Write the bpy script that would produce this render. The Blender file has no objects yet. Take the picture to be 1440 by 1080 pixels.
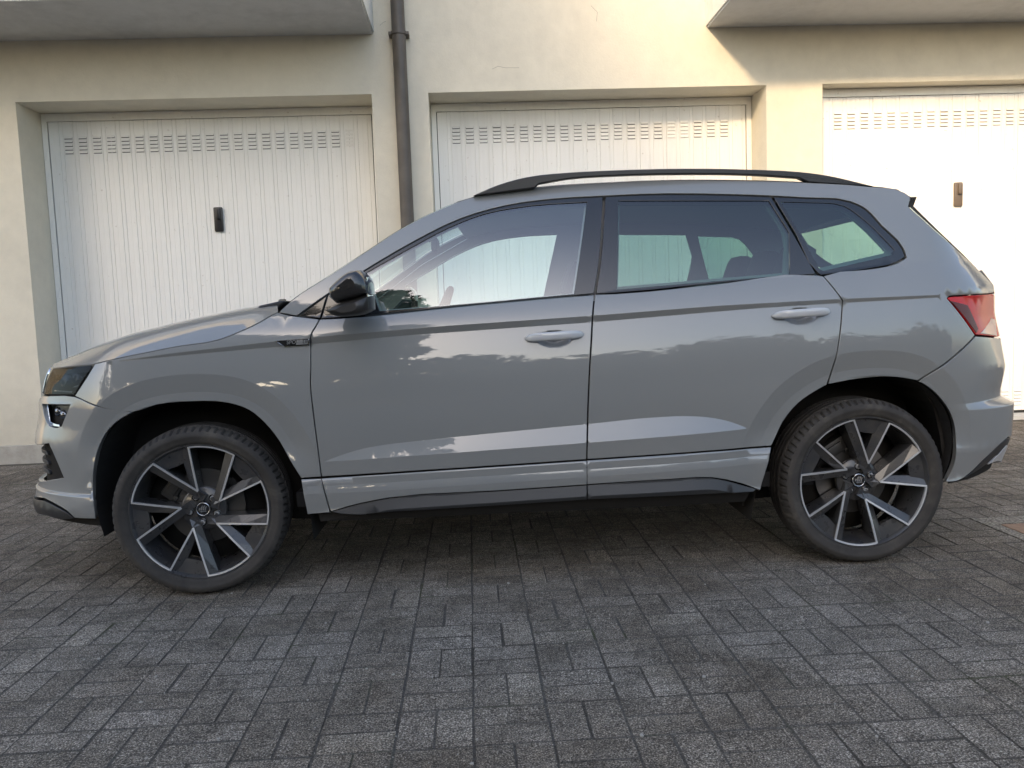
import bpy, bmesh, math, random
import numpy as np
from mathutils import Vector, Matrix
from mathutils.geometry import delaunay_2d_cdt
R = math.radians
sc = bpy.context.scene
random.seed(7); rng = np.random.default_rng(7)

# ---------------------------------------------------------------- camera, sky, sun, exposure
# World: x along the garage front (right), y towards the garages, z up, metres.
CAM_H, PITCH, ROLL, YAW = 1.0688, 0.090036, -0.036046, 0.049139
cam = bpy.data.objects.new('camera', bpy.data.cameras.new('camera')); sc.collection.objects.link(cam)
_f0 = Vector((math.sin(YAW), math.cos(YAW), 0)); _r0 = Vector((math.cos(YAW), -math.sin(YAW), 0)); _u0 = Vector((0,0,1))
_fw = _f0*math.cos(PITCH)-_u0*math.sin(PITCH); _u = _u0*math.cos(PITCH)+_f0*math.sin(PITCH)
_r = _r0*math.cos(ROLL)+_u*math.sin(ROLL); _u = _u*math.cos(ROLL)-_r0*math.sin(ROLL)
cam.matrix_world = Matrix(((_r.x,_u.x,-_fw.x,0),(_r.y,_u.y,-_fw.y,0),(_r.z,_u.z,-_fw.z,CAM_H),(0,0,0,1)))
cam.data.sensor_width = 36; cam.data.lens = 36*1150/1440; cam.data.clip_end = 2000; cam.data.clip_start = .05
sc.camera = cam

SUN = Vector((.50, 1.0, -.55)).normalized()          # direction the light travels
world = bpy.data.worlds.new('World'); sc.world = world; world.use_nodes = True
nt = world.node_tree; sky = nt.nodes.new('ShaderNodeTexSky'); sky.sky_type = 'NISHITA'; sky.sun_disc = False
sky.sun_elevation = math.asin(-SUN.z); sky.sun_rotation = math.atan2(-SUN.x, -SUN.y)
sky.air_density = 1.0; sky.dust_density = 2.4; sky.ozone_density = .8
nt.links.new(sky.outputs[0], nt.nodes['Background'].inputs[0]); nt.nodes['Background'].inputs[1].default_value = .15
sl = bpy.data.lights.new('sun', 'SUN'); sl.energy = 2.0; sl.angle = R(6); sl.color = (1,.73,.44)
so = bpy.data.objects.new('sun', sl); sc.collection.objects.link(so)
so.rotation_euler = SUN.to_track_quat('-Z','Y').to_euler(); so.location = (-6,-12,9)
sc.view_settings.view_transform = 'Standard'; sc.view_settings.look = 'None'; sc.view_settings.gamma = 1
sc.view_settings.exposure = 1.42
sc.cycles.max_bounces = 10; sc.cycles.transparent_max_bounces = 16; sc.cycles.glossy_bounces = 5
sc.cycles.sample_clamp_indirect = 6

# ---------------------------------------------------------------- helpers
COL = sc.collection
def empty(name, loc=(0,0,0), rz=0, parent=None):
    o = bpy.data.objects.new(name, None); COL.objects.link(o); o.location = loc; o.rotation_euler = (0,0,rz); o.parent = parent
    o.empty_display_size = .1; return o
def tag(o, label=None, cat=None, group=None, kind=None):
    for k, v in (('label',label),('category',cat),('group',group),('kind',kind)):
        if v: o[k] = v
    return o
def mesh_obj(name, verts, faces, mat, parent=None, smooth=False, normals=None):
    me = bpy.data.meshes.new(name); me.from_pydata([tuple(map(float,v)) for v in verts], [], [tuple(map(int,f)) for f in faces])
    me.materials.append(mat)
    if smooth or normals is not None: me.shade_smooth()
    if normals is not None: me.normals_split_custom_set_from_vertices([tuple(map(float,n)) for n in normals])
    me.update()
    o = bpy.data.objects.new(name, me); COL.objects.link(o); o.parent = parent; return o
class MB:
    """collects boxes, prisms, lathes and tubes into one mesh"""
    def __init__(s): s.v = []; s.f = []
    def add(s, v, f): n = len(s.v); s.v += [tuple(p) for p in v]; s.f += [tuple(i+n for i in q) for q in f]; return s
    def box(s, x0, x1, y0, y1, z0, z1, ch=0):
        if ch <= 0:
            v = [(x,y,z) for z in (z0,z1) for y in (y0,y1) for x in (x0,x1)]
            return s.add(v, [(0,2,3,1),(4,5,7,6),(0,1,5,4),(2,6,7,3),(0,4,6,2),(1,3,7,5)])
        b = bmesh.new(); bmesh.ops.create_cube(b, size=1)
        for q in b.verts: q.co = Vector(((x0+x1)/2+q.co.x*(x1-x0),(y0+y1)/2+q.co.y*(y1-y0),(z0+z1)/2+q.co.z*(z1-z0)))
        bmesh.ops.bevel(b, geom=b.edges[:], offset=ch, segments=2, affect='EDGES', profile=.6)
        b.verts.index_update(); s.add([q.co[:] for q in b.verts], [[q.index for q in f.verts] for f in b.faces]); b.free(); return s
    def tube(s, pts, r, n=12, cap=True, ell=1.):
        pts = [Vector(p) for p in pts]; rs = r if isinstance(r,(list,tuple)) else [r]*len(pts); rings = []
        ref = Vector((0,0,1))
        for i, p in enumerate(pts):
            t = (pts[min(i+1,len(pts)-1)]-pts[max(i-1,0)]).normalized()
            rr = ref if abs(t.dot(ref)) < .95 else Vector((1,0,0))
            a = t.cross(rr).normalized(); b = a.cross(t).normalized()
            rings.append([p+a*math.cos(2*math.pi*k/n)*rs[i]+b*math.sin(2*math.pi*k/n)*rs[i]*ell for k in range(n)])
        v = [q for r_ in rings for q in r_]; f = []
        for i in range(len(pts)-1):
            for k in range(n): f.append((i*n+k, i*n+(k+1)%n, (i+1)*n+(k+1)%n, (i+1)*n+k))
        if cap: f += [tuple(range(n))[::-1], tuple(range((len(pts)-1)*n, len(pts)*n))]
        return s.add(v, f)
    def lathe(s, prof, n=64, c=(0,0,0), close=False):
        """profile (radius, y) spun about the y axis"""
        v = []; f = []; m = len(prof)
        for k in range(n):
            a = 2*math.pi*k/n
            v += [(c[0]+r*math.cos(a), c[1]+y, c[2]+r*math.sin(a)) for r, y in prof]
        for k in range(n):
            k2 = (k+1) % n
            for i in range(m if close else m-1):
                j = (i+1) % m; f.append((k*m+i, k2*m+i, k2*m+j, k*m+j))
        return s.add(v, f)
    def prism(s, poly, y0, y1, bev=0.):
        """outline in (x,z) pushed from y0 to y1, optional rounded rim"""
        P = np.array(poly, float); n = len(P)
        ar = .5*np.sum(P[:,0]*np.roll(P[:,1],-1)-np.roll(P[:,0],-1)*P[:,1])
        if ar < 0: P = P[::-1]
        c = inset_poly(P, bev) if bev else P
        rings = [(c,y0),(P,y0+bev*np.sign(y1-y0)),(P,y1-bev*np.sign(y1-y0)),(c,y1)] if bev else [(P,y0),(P,y1)]
        v = []; f = []
        for Q, y in rings: v += [(q[0],y,q[1]) for q in Q]
        for r_ in range(len(rings)-1):
            for k in range(n): f.append((r_*n+k, r_*n+(k+1)%n, (r_+1)*n+(k+1)%n, (r_+1)*n+k))
        m = len(rings)-1
        tri = tri_poly(c)
        f += [tuple(t) for t in tri]+[tuple(m*n+i for i in t[::-1]) for t in tri]
        return s.add(v, f)
    def build(s, name, mat, parent=None, smooth=False, angle=None):
        o = mesh_obj(name, s.v, s.f, mat, parent, smooth or angle is not None)
        if angle is not None: o.data.set_sharp_from_angle(angle=R(angle))
        return o
def inset_poly(P, d):
    """move a closed CCW outline inwards by d"""
    P = np.asarray(P, float); a = P-np.roll(P,1,0); b = np.roll(P,-1,0)-P
    a /= np.linalg.norm(a,axis=1)[:,None]+1e-12; b /= np.linalg.norm(b,axis=1)[:,None]+1e-12
    na = np.stack([-a[:,1],a[:,0]],1); nb = np.stack([-b[:,1],b[:,0]],1); m = na+nb
    m /= np.linalg.norm(m,axis=1)[:,None]+1e-9; k = np.clip(1/np.maximum((m*na).sum(1),.35),1,2.2)
    return P+m*(d*k)[:,None]
def in_poly(p, P):
    x, y = p[:,0][:,None], p[:,1][:,None]; x0,y0 = P[:,0],P[:,1]; x1,y1 = np.roll(x0,-1),np.roll(y0,-1)
    with np.errstate(divide='ignore', invalid='ignore'):
        c = ((y0>y)!=(y1>y)) & (x < (x1-x0)*(y-y0)/(y1-y0)+x0)
    return c.sum(1) % 2 == 1
def seg_dist(p, P):
    a = P; b = np.roll(P,-1,0); e = b-a; d = np.full(len(p), 9.)
    for i in range(len(P)):
        t = np.clip(((p-a[i])@e[i])/(e[i]@e[i]+1e-12),0,1); d = np.minimum(d, np.hypot(*(p-a[i]-t[:,None]*e[i]).T))
    return d
def tri_poly(P):
    vs = [Vector((float(a),float(b))) for a, b in P]; n = len(vs)
    r = delaunay_2d_cdt(vs, [(i,(i+1)%n) for i in range(n)], [], 1, 1e-7)
    if len(r[0]) == n: 
        tr = [list(t) for t in r[2]]
        cen = np.array([np.mean([P[i] for i in t],axis=0) for t in tr])
        m = {i:r[3][i][0] if r[3][i] else i for i in range(n)}
        return [[m[i] for i in t] for t, k in zip(tr, in_poly(cen, np.asarray(P))) if k]
    return [list(range(n))]
def resample_open(P, h):
    P = np.asarray(P,float); L = np.concatenate([[0],np.cumsum(np.hypot(*np.diff(P,axis=0).T))]); t = np.linspace(0,L[-1],int(L[-1]/h)+2); return np.stack([np.interp(t,L,P[:,0]),np.interp(t,L,P[:,1])],1)
def resample(P, h):
    out = []
    for a, b in zip(P, np.roll(P,-1,0)):
        m = max(1, int(np.ceil(np.hypot(*(b-a))/h))); out += [a+(b-a)*k/m for k in range(m)]
    return np.array(out)

# ---------------------------------------------------------------- materials
def mat(name, col=(.5,.5,.5), rough=.5, metal=0., coat=0., spec=.5, **kw):
    m = bpy.data.materials.new(name); m.use_nodes = True; b = m.node_tree.nodes['Principled BSDF']
    b.inputs['Base Color'].default_value = (*col,1); b.inputs['Roughness'].default_value = rough; b.inputs['Metallic'].default_value = metal
    b.inputs['Coat Weight'].default_value = coat; b.inputs['Coat Roughness'].default_value = kw.get('coat_rough',.02); b.inputs['Specular IOR Level'].default_value = spec
    if 'trans' in kw: b.inputs['Transmission Weight'].default_value = kw['trans']
    if 'alpha' in kw: b.inputs['Alpha'].default_value = kw['alpha']
    return m
class N:
    """short-hand for building node trees"""
    def __init__(s, m): s.m = m; s.t = m.node_tree; s.b = s.t.nodes['Principled BSDF']
    def new(s, kind, **kw):
        n = s.t.nodes.new(kind)
        for k, v in kw.items():
            if k in n.inputs.keys(): n.inputs[k].default_value = v
            else: setattr(n, k, v)
        return n
    def link(s, a, b): s.t.links.new(a, b)
    def noise(s, scale, detail=4, rough=.55, vec=None, dist=0):
        n = s.new('ShaderNodeTexNoise', Scale=scale, Detail=detail, Roughness=rough, Distortion=dist)
        if vec is not None: s.link(vec, n.inputs['Vector'])
        return n.outputs['Fac']
    def pos(s): return s.new('ShaderNodeNewGeometry').outputs['Position']
    def ramp(s, fac, stops):
        r = s.new('ShaderNodeValToRGB'); e = r.color_ramp.elements
        while len(e) < len(stops): e.new(.5)
        for q, (p, c) in zip(e, stops): q.position = p; q.color = (*c,1) if len(c) == 3 else c
        s.link(fac, r.inputs[0]); return r.outputs[0]
    def mix(s, fac, a, b, mode='MIX'):
        m = s.new('ShaderNodeMix', data_type='RGBA', blend_type=mode)
        for i, v in ((0,fac),(6,a),(7,b)):
            if hasattr(v,'is_output'): s.link(v, m.inputs[i])
            else: m.inputs[i].default_value = v if i == 0 else (*v,1)
        return m.outputs[2]
    def math(s, op, a, b=0., c=0.):
        m = s.new('ShaderNodeMath', operation=op)
        for i, v in enumerate((a,b,c)):
            if hasattr(v,'is_output'): s.link(v, m.inputs[i])
            else: m.inputs[i].default_value = v
        return m.outputs[0]
    def bump(s, h, strength=.3, dist=.01, nrm=None):
        n = s.new('ShaderNodeBump', Strength=strength, Distance=dist); s.link(h, n.inputs['Height'])
        if nrm is not None: s.link(nrm, n.inputs['Normal'])
        s.link(n.outputs[0], s.b.inputs['Normal']); return n.outputs[0]
    def mapping(s, vec, scale=(1,1,1), loc=(0,0,0)):
        n = s.new('ShaderNodeMapping'); n.inputs['Scale'].default_value = scale; n.inputs['Location'].default_value = loc; s.link(vec, n.inputs['Vector']); return n.outputs[0]

M = {}
def plaster(name, col, dirt, amount=.5, bump=.35):
    m = mat(name, col, .9, spec=.25); n = N(m); p = n.pos()
    f = n.noise(1.1, 5, .6, p, .4); f2 = n.noise(9, 6, .65, p); st = n.noise(1.0, 5, .65, n.mapping(p,(5,1,.55)))
    g = n.math('MULTIPLY_ADD', f2, .5, n.math('MULTIPLY', f, .7))
    c = n.ramp(g, [(.35,dirt),(.62,col),(.8,tuple(min(1,v*1.06) for v in col))])
    c = n.mix(n.math('MULTIPLY', n.ramp(st,[(.52,(0,0,0)),(.75,(1,1,1))]), amount*.35), c, dirt)
    zz = n.new('ShaderNodeSeparateXYZ'); n.link(p, zz.inputs[0]); sp = n.math('SUBTRACT', n.math('MULTIPLY_ADD', n.noise(3.5,5,.65,p), .9, .02), zz.outputs[2]); sp = n.math('MULTIPLY', n.ramp(n.math('ADD', sp, .15),[(.0,(0,0,0)),(.5,(1,1,1))]), .45)
    c = n.mix(sp, c, tuple(v*.62 for v in dirt))
    n.link(c, n.b.inputs['Base Color'])
    n.bump(n.math('ADD', n.noise(60,6,.7,p), n.math('MULTIPLY', n.noise(7,3,.5,p), 1.5)), bump, .006); return m
M['plaster'] = plaster('plaster_cream', (.70,.655,.545), (.62,.58,.485))
M['slab'] = plaster('balcony_concrete', (.60,.61,.61), (.48,.49,.49), .5)
M['fascia'] = plaster('fascia_white', (.72,.72,.68), (.55,.55,.52), .5, .2)
M['plinth'] = plaster('plinth_flaking', (.62,.60,.54), (.30,.28,.25), 1.0, .8)
def door_paint(name, col):
    m = mat(name, col, .42); n = N(m); p = n.pos()
    st = n.noise(1, 6, .7, n.mapping(p,(26,8,1.3))); top = n.noise(3, 4, .6, p)
    grime = n.math('MULTIPLY', n.ramp(st,[(.48,(0,0,0)),(.72,(1,1,1))]), n.ramp(top,[(.35,(.15,.15,.15)),(.7,(.8,.8,.8))]))
    c = n.mix(n.math('MULTIPLY', grime, .22), col, (.45,.40,.33))
    sp = n.math('MULTIPLY', n.ramp(n.noise(34,3,.5,p),[(.69,(0,0,0)),(.74,(1,1,1))]), .35); c = n.mix(sp, c, (.25,.17,.10))
    n.link(c, n.b.inputs['Base Color']); n.link(n.ramp(st,[(.3,(.35,.35,.35)),(.7,(.6,.6,.6))]), n.b.inputs['Roughness'])
    n.bump(n.noise(12,4,.6,n.mapping(p,(1,1,.25))), .08, .004); return m
M['door'] = door_paint('door_white', (.84,.83,.79)); M['door_dark'] = mat('door_gap', (.03,.03,.03), .8)
M['pipe'] = mat('pipe_brown', (.115,.105,.094), .45); n = N(M['pipe']); n.link(n.ramp(n.noise(6,5,.6,n.pos()),[(.3,(.075,.064,.053)),(.7,(.115,.099,.083))]), n.b.inputs['Base Color'])
M['pipe'].node_tree.nodes['Principled BSDF'].inputs['Roughness'].default_value = .5
M['handle'] = mat('handle_black', (.018,.018,.02), .35); M['handle_brown'] = mat('handle_brown', (.13,.10,.075), .4)

def paver_mat():
    m = mat('paver_concrete', (.11,.11,.11), .92, spec=.3); n = N(m); p = n.pos()
    oi = n.new('ShaderNodeObjectInfo'); at = n.new('ShaderNodeAttribute', attribute_name='tone')
    t = n.math('FRACT', n.math('ADD', at.outputs['Fac'], oi.outputs['Random']))
    speck = n.noise(210, 2, .85, p); pit = n.noise(85, 4, .75, p, .4); mid = n.noise(30, 6, .7, p, .4); big = n.noise(1.25, 5, .6, p, .5); blot = n.noise(6, 5, .66, p, .8); spot = n.noise(26, 3, .55, p, .8)
    c = n.ramp(speck, [(.34,(.050,.043,.034)),(.46,(.145,.128,.105)),(.56,(.29,.258,.215)),(.66,(.70,.64,.55))])
    c = n.mix(.85, c, n.ramp(pit,[(.34,(.30,.29,.28)),(.48,(.95,.95,.95)),(.70,(1.3,1.3,1.28))]), 'MULTIPLY')
    c = n.mix(.8, c, n.ramp(mid,[(.30,(.45,.45,.46)),(.52,(1,1,1)),(.75,(1.25,1.25,1.24))]), 'MULTIPLY')
    c = n.mix(.8, c, n.ramp(blot,[(.34,(.60,.595,.58)),(.56,(1,1,1)),(.74,(1.2,1.2,1.22))]), 'MULTIPLY')
    c = n.mix(.7, c, n.ramp(big,[(.36,(.62,.55,.47)),(.58,(1.06,1.05,1.04))]), 'MULTIPLY')
    c = n.mix(.75, c, n.ramp(t,[(0,(.80,.79,.78)),(.5,(.98,.98,.98)),(.86,(1.08,1.08,1.10)),(1,(1.28,1.28,1.26))]), 'MULTIPLY')
    lich = n.math('MULTIPLY', n.ramp(spot,[(.60,(0,0,0)),(.68,(1,1,1))]), n.ramp(n.noise(.9,4,.6,p),[(.42,(0,0,0)),(.6,(.75,.75,.75))])); c = n.mix(n.math('MULTIPLY',lich,.6), c, (.060,.057,.052))
    n.link(c, n.b.inputs['Base Color'])
    h = n.math('ADD', n.math('ADD', n.math('MULTIPLY', speck, .5), pit), n.math('MULTIPLY', mid, 1.2)); n.bump(h, .85, .007); return m
M['paver'] = paver_mat()
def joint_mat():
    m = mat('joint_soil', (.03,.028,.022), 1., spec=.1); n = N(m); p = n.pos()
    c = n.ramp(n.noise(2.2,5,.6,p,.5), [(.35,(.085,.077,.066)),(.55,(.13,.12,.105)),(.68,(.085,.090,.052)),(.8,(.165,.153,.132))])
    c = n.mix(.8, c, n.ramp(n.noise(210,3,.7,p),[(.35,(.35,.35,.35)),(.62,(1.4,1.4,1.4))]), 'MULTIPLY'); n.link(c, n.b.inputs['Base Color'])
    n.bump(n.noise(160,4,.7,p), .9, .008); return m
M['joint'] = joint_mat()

# ---------------------------------------------------------------- ground and paving
WALL_Y = 6.60
g = []; gx = np.concatenate([[-150,-40,-12],np.arange(-7.8,8.41,.1),[12,40,150]]); gy = np.concatenate([[-150,-40,-10],np.arange(0,6.61,.1),[7.5]])
def jz(x,y):   # the soil stands higher in the joints where the paving is mossed over
    return -.0030+.0012*float(_smooth(( -.2-x)/1.6))*(.55+.45*math.sin(x*5.1+y*3.7)*math.sin(y*4.3-x*2.2))
def _smooth(t): t = min(1,max(0,t)); return t*t*(3-2*t)
gv = [(x,y,jz(x,y) if abs(x)<7.7 and 1<y<6.55 else -.0030) for y in gy for x in gx]; nx = len(gx)
gf = [(j*nx+i,j*nx+i+1,(j+1)*nx+i+1,(j+1)*nx+i) for j in range(len(gy)-1) for i in range(nx-1)]
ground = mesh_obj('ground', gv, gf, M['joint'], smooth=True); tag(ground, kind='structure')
PX0, PY0, PP = -.031, 2.134, .198
def paver_mesh(w, d, ch=.006, h=.05):
    v = []
    for x,y in ((0,0),(w,0),(w,d),(0,d)): v.append((x-w/2,y-d/2,-h))
    for x,y in ((0,0),(w,0),(w,d),(0,d)): v.append((x-w/2,y-d/2,-ch))
    for x,y in ((ch,ch),(w-ch,ch),(w-ch,d-ch),(ch,d-ch)): v.append((x-w/2,y-d/2,0))
    f = [(8,9,10,11)]
    for k in range(4):
        a,b = k,(k+1)%4; f += [(a,b,4+b,4+a),(4+a,4+b,8+b,8+a)]
    return v, f
PAVE = []
COVER = (PX0+12*PP, PX0+16*PP, PY0+4*PP, PY0+8*PP)
for i in range(-38, 42):
    for j in range(-5, 23):
        x0, y0 = PX0+i*PP, PY0+j*PP
        if y0+PP > WALL_Y+.02: continue
        if COVER[0]-.01 < x0 < COVER[1]-.01 and COVER[2]-.01 < y0 < COVER[3]-.01: continue
        flat = (i+j) % 2 == 1                       # laid along x
        if i == -1 and j == 0: pass
        for k in (0,1):
            c = (x0+PP/2, y0+PP*(.25+.5*k)) if flat else (x0+PP*(.25+.5*k), y0+PP/2)
            PAVE.append((c[0]+random.gauss(0,.0012), c[1]+random.gauss(0,.0012), flat, min(.0010,abs(random.gauss(0,.0006))), random.gauss(0,.005), random.gauss(0,.005), random.gauss(0,.006)))
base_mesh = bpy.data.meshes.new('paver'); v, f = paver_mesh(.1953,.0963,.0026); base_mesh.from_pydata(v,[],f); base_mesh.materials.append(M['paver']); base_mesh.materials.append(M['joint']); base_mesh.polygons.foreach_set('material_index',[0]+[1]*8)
CM = cam.matrix_world.inverted()
def px_of(p):
    q = CM @ Vector(p); return (.5+q.x/-q.z*1150/1440, .5-q.y/-q.z*1150/1080, -q.z)
CAR_LOC, CAR_ROT = (-1.07035, 4.07207, 0), -0.017406
def under_car(x,y): return -1.9 < x < 2.4 and 3.2 < y < 4.95
order = []
for q in PAVE:
    u, w_, d = px_of((q[0],q[1],0))
    if d > .3 and -.02 < u < 1.02 and w_ < 1.03 and not under_car(q[0],q[1]): order.append((d,q))
order.sort(key=lambda t: t[0]); near = {id(q) for d,q in order[:300]}
jv, jf, tones = [], [], []
for q in PAVE:
    x,y,flat,dz,rx,ry,rz = q; rot = (rx,ry,rz+(0 if flat else math.pi/2))
    if id(q) in near:
        o = bpy.data.objects.new('paver', base_mesh); COL.objects.link(o); o.location = (x,y,-dz); o.rotation_euler = rot; o.parent = ground
    else:
        mx = Matrix.Translation((x,y,-dz)) @ Matrix.Rotation(rot[2],4,'Z') @ Matrix.Rotation(rx,4,'X') @ Matrix.Rotation(ry,4,'Y')
        n0 = len(jv); jv += [(mx @ Vector(p))[:] for p in v]; jf += [tuple(k+n0 for k in ff) for ff in f]; tones += [random.random()]*len(f)
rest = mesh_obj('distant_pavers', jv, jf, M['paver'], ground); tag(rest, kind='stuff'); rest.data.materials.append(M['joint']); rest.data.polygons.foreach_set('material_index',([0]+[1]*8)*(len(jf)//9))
a = rest.data.attributes.new('tone','FLOAT','FACE'); a.data.foreach_set('value', tones)
# inspection cover let into the paving
ic = empty('inspection_cover', ((COVER[0]+COVER[1])/2,(COVER[2]+COVER[3])/2,0))
tag(ic, 'square tan inspection cover in a gravelly concrete frame, set in the paving at right', 'cover')
w = (COVER[1]-COVER[0])/2; hd = (COVER[3]-COVER[2])/2
M['cover'] = mat('cover_tan', (.27,.17,.11), .8); n = N(M['cover']); n.link(n.ramp(n.noise(14,6,.7,n.pos()),[(.3,(.17,.105,.07)),(.6,(.30,.19,.125)),(.8,(.36,.25,.17))]), n.b.inputs['Base Color']); n.bump(n.noise(120,4,.7,n.pos()),.4,.004)
M['pebble'] = mat('pebble_concrete', (.4,.38,.33), .9); n = N(M['pebble'])
vo = n.new('ShaderNodeTexVoronoi', Scale=95.); n.link(n.pos(), vo.inputs['Vector'])
n.link(n.mix(.9, n.ramp(n.noise(50,4,.6,n.pos()),[(.3,(.24,.22,.19)),(.7,(.46,.43,.37))]), n.ramp(vo.outputs['Distance'],[(.1,(1.25,1.25,1.2)),(.7,(.45,.43,.4))]), 'MULTIPLY'), n.b.inputs['Base Color'])
n.bump(n.math('SUBTRACT', 1., vo.outputs['Distance']), .9, .012)
mb = MB(); pw, p0, p1 = .325, -hd+.075, hd-.125
mb.box(-w+.004,-pw-.006,-hd+.004,hd-.004,-.05,.001).box(pw+.006,w-.004,-hd+.004,hd-.004,-.05,.001).box(-pw-.006,pw+.006,-hd+.004,p0-.006,-.05,.001).box(-pw-.006,pw+.006,p1+.006,hd-.004,-.05,.001)
mb.build('concrete_frame', M['pebble'], ic)
MB().box(-pw,pw,p0,p1,-.05,.0015,.006).build('cover_plate', M['cover'], ic)
# loose grit and flakes lying on the paving
mb = MB()
for k in range(420):
    yy = random.uniform(1.6,5.2); xx = random.uniform(-.64,.68)*yy+random.gauss(0,.1); r = random.choice((.0012,.0015,.002,.002,.003,.005))
    if under_car(xx,yy) and random.random()<.8: continue
    m = random.randint(4,6); a0 = random.random()*6
    top = [(xx+r*math.cos(a0+6.283*i/m)*random.uniform(.6,1.2), yy+r*math.sin(a0+6.283*i/m)*random.uniform(.6,1.2), r*random.uniform(.3,.9)) for i in range(m)]
    bot = [(p[0],p[1],-.002) for p in top]
    mb.add(top+bot, [tuple(range(m))]+[(i+m,(i+1)%m+m,(i+1)%m,i) for i in range(m)])
M['grit'] = mat('grit', (.35,.33,.29), .9)
tag(mb.build('loose_grit', M['grit']), 'pale grit and tiny flakes scattered over the dark paving', 'grit', kind='stuff')
# a few dry leaves / stalks
M['dry_leaf'] = mat('dry_leaf', (.20,.14,.07), .8)

# ---------------------------------------------------------------- garage building
bld = empty('garage_building', (1.0,WALL_Y,0))
tag(bld, 'cream plastered building with white garage doors and balcony slabs behind the car', 'building')
def wpart(mb, name, m, parent=None, angle=None):
    o = mb.build(name, m, parent or bld, angle=angle)
    o.matrix_parent_inverse = Matrix.Translation((-1.0,-WALL_Y,0)) if parent is None else Matrix.Identity(4)
    return o
LZ = 2.785; OPEN = ((-3.392,-.69),(-.25,2.442),(2.90,5.60))
mb = MB()
for x0,x1 in ((-9,OPEN[0][0]),(OPEN[0][1],OPEN[1][0]),(OPEN[1][1],OPEN[2][0]),(OPEN[2][1],12)): mb.box(x0,x1,WALL_Y,7.4,-.1,LZ)
mb.box(-9,12,WALL_Y,7.4,LZ,6.6)
wpart(mb,'wall',M['plaster'])
for x0,x1 in ((-9,OPEN[0][0]-.002),(OPEN[0][1]+.002,OPEN[1][0]-.002),(OPEN[1][1]+.002,OPEN[2][0]-.002),(OPEN[2][1]+.002,12)): wpart(MB().box(x0,x1,WALL_Y-.018,WALL_Y+.3,-.1,.145,.006),'plinth',M['plinth'])
for x0,x1 in OPEN: wpart(MB().box(x0+.003,x1-.003,WALL_Y+.002,7.38,-.1,.028),'threshold',M['fascia'])
# garage doors
PITCHD = .1135
pv = [(0,0),(.0012,-.0030),(.038,-.0032),(.0395,-.0022),(.041,-.0032),(.0785,-.0030),(.0806,.0024),(.0822,.0024),(.0838,-.0015),(.1092,-.0015),(.1108,.0024),(.1124,.0024),(.1135,0)]
def panel_mesh(z0,z1,wid):
    P = [(x*wid/PITCHD,y) for x,y in pv]; v = [(x,y,z) for z in (z0,z1) for x,y in P]; n_ = len(P); return v, [(k,k+1,n_+k+1,n_+k) for k in range(n_-1)]
def vent_mesh(zc):
    v, f, mi = [], [], []
    for k in range(5):
        z = zc-(k-2)*.0295
        def quad(pts, m): n0 = len(v); v.extend(pts); f.append((n0,n0+1,n0+2,n0+3)); mi.append(m)
        x0,x1 = .008,.072; h = .0145
        quad([(x0,-.0045,z-h/2-.002),(x1,-.0045,z-h/2-.002),(x1,-.0045,z+h/2),(x0,-.0045,z+h/2)],1)
        quad([(x0,-.0125,z-h*.35),(x1,-.0125,z-h*.35),(x1-.004,-.0048,z+h*.95),(x0+.004,-.0048,z+h*.95)],0)
        quad([(x0,-.0046,z-h*.35),(x0,-.0125,z-h*.35),(x0+.004,-.0048,z+h*.95),(x0+.004,-.0046,z+h*.95)],0)
        quad([(x1,-.0125,z-h*.35),(x1,-.0046,z-h*.35),(x1-.004,-.0046,z+h*.95),(x1-.004,-.0048,z+h*.95)],0)
    return v, f, mi
def make_mesh(name, v, f, mats, mi=None):
    me = bpy.data.meshes.new(name); me.from_pydata(v,[],f)
    for m in mats: me.materials.append(m)
    if mi: me.polygons.foreach_set('material_index', mi)
    return me
DZ0, DZ1 = .055, 2.715
for di,((x0,x1),dy,hx,hm) in enumerate(((OPEN[0],6.97,-2.03,'handle'),(OPEN[1],6.95,1.09,'handle'),(OPEN[2],6.775,4.13,'handle_brown'))):
    gd = empty('garage_door', ((x0+x1)/2,dy,0), parent=bld); gd.matrix_parent_inverse = Matrix.Translation((-1.0,-WALL_Y,0))
    if di == 2: gd['label'] = 'sunlit white garage door with brown handle'
    ox = -(x0+x1)/2
    fr = MB(); e = .045                                  # steel frame
    fr.box(x0+ox+.004,x0+ox+e,-.012,.05,.03,LZ-.004).box(x1+ox-e,x1+ox-.004,-.012,.05,.03,LZ-.004).box(x0+ox+e,x1+ox-e,-.014,.05,DZ1+.004,LZ-.004)
    fr.build('door_frame', M['door'], gd)
    MB().box(x0+ox+.01,x1+ox-.01,.014,.06,.03,LZ-.03).build('backing', M['door_dark'], gd)
    np_ = int(round((x1-x0-2*e-.012)/PITCHD)); wid = (x1-x0-2*e-.012)/np_
    pm = make_mesh('panel', *panel_mesh(DZ0,DZ1,wid), [M['door']]); vv,vf,vm = vent_mesh(2.527); vme = make_mesh('vent', vv, vf, [M['door'],M['door_dark']], vm)
    vv,vf,vm = vent_mesh(.165); vme2 = make_mesh('vent', vv, vf, [M['door'],M['door_dark']], vm)
    for k in range(np_):
        px = x0+ox+e+.006+k*wid; o = bpy.data.objects.new('panel', pm); COL.objects.link(o); o.parent = gd; o.location = (px,random.gauss(0,.0007),0)
        if 0 < k < np_-1:
            for me in (vme,vme2): o = bpy.data.objects.new('vent', me); COL.objects.link(o); o.parent = gd; o.location = (px,0,random.gauss(0,.0008))
    hb = MB(); hxx = hx+ox
    hb.box(hxx-.037,hxx+.037,-.026,-.003,1.80,2.0,.012).box(hxx-.012,hxx+.022,-.05,-.02,1.90,1.985,.009); hb.build('door_handle', M[hm], gd, angle=40)
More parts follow.
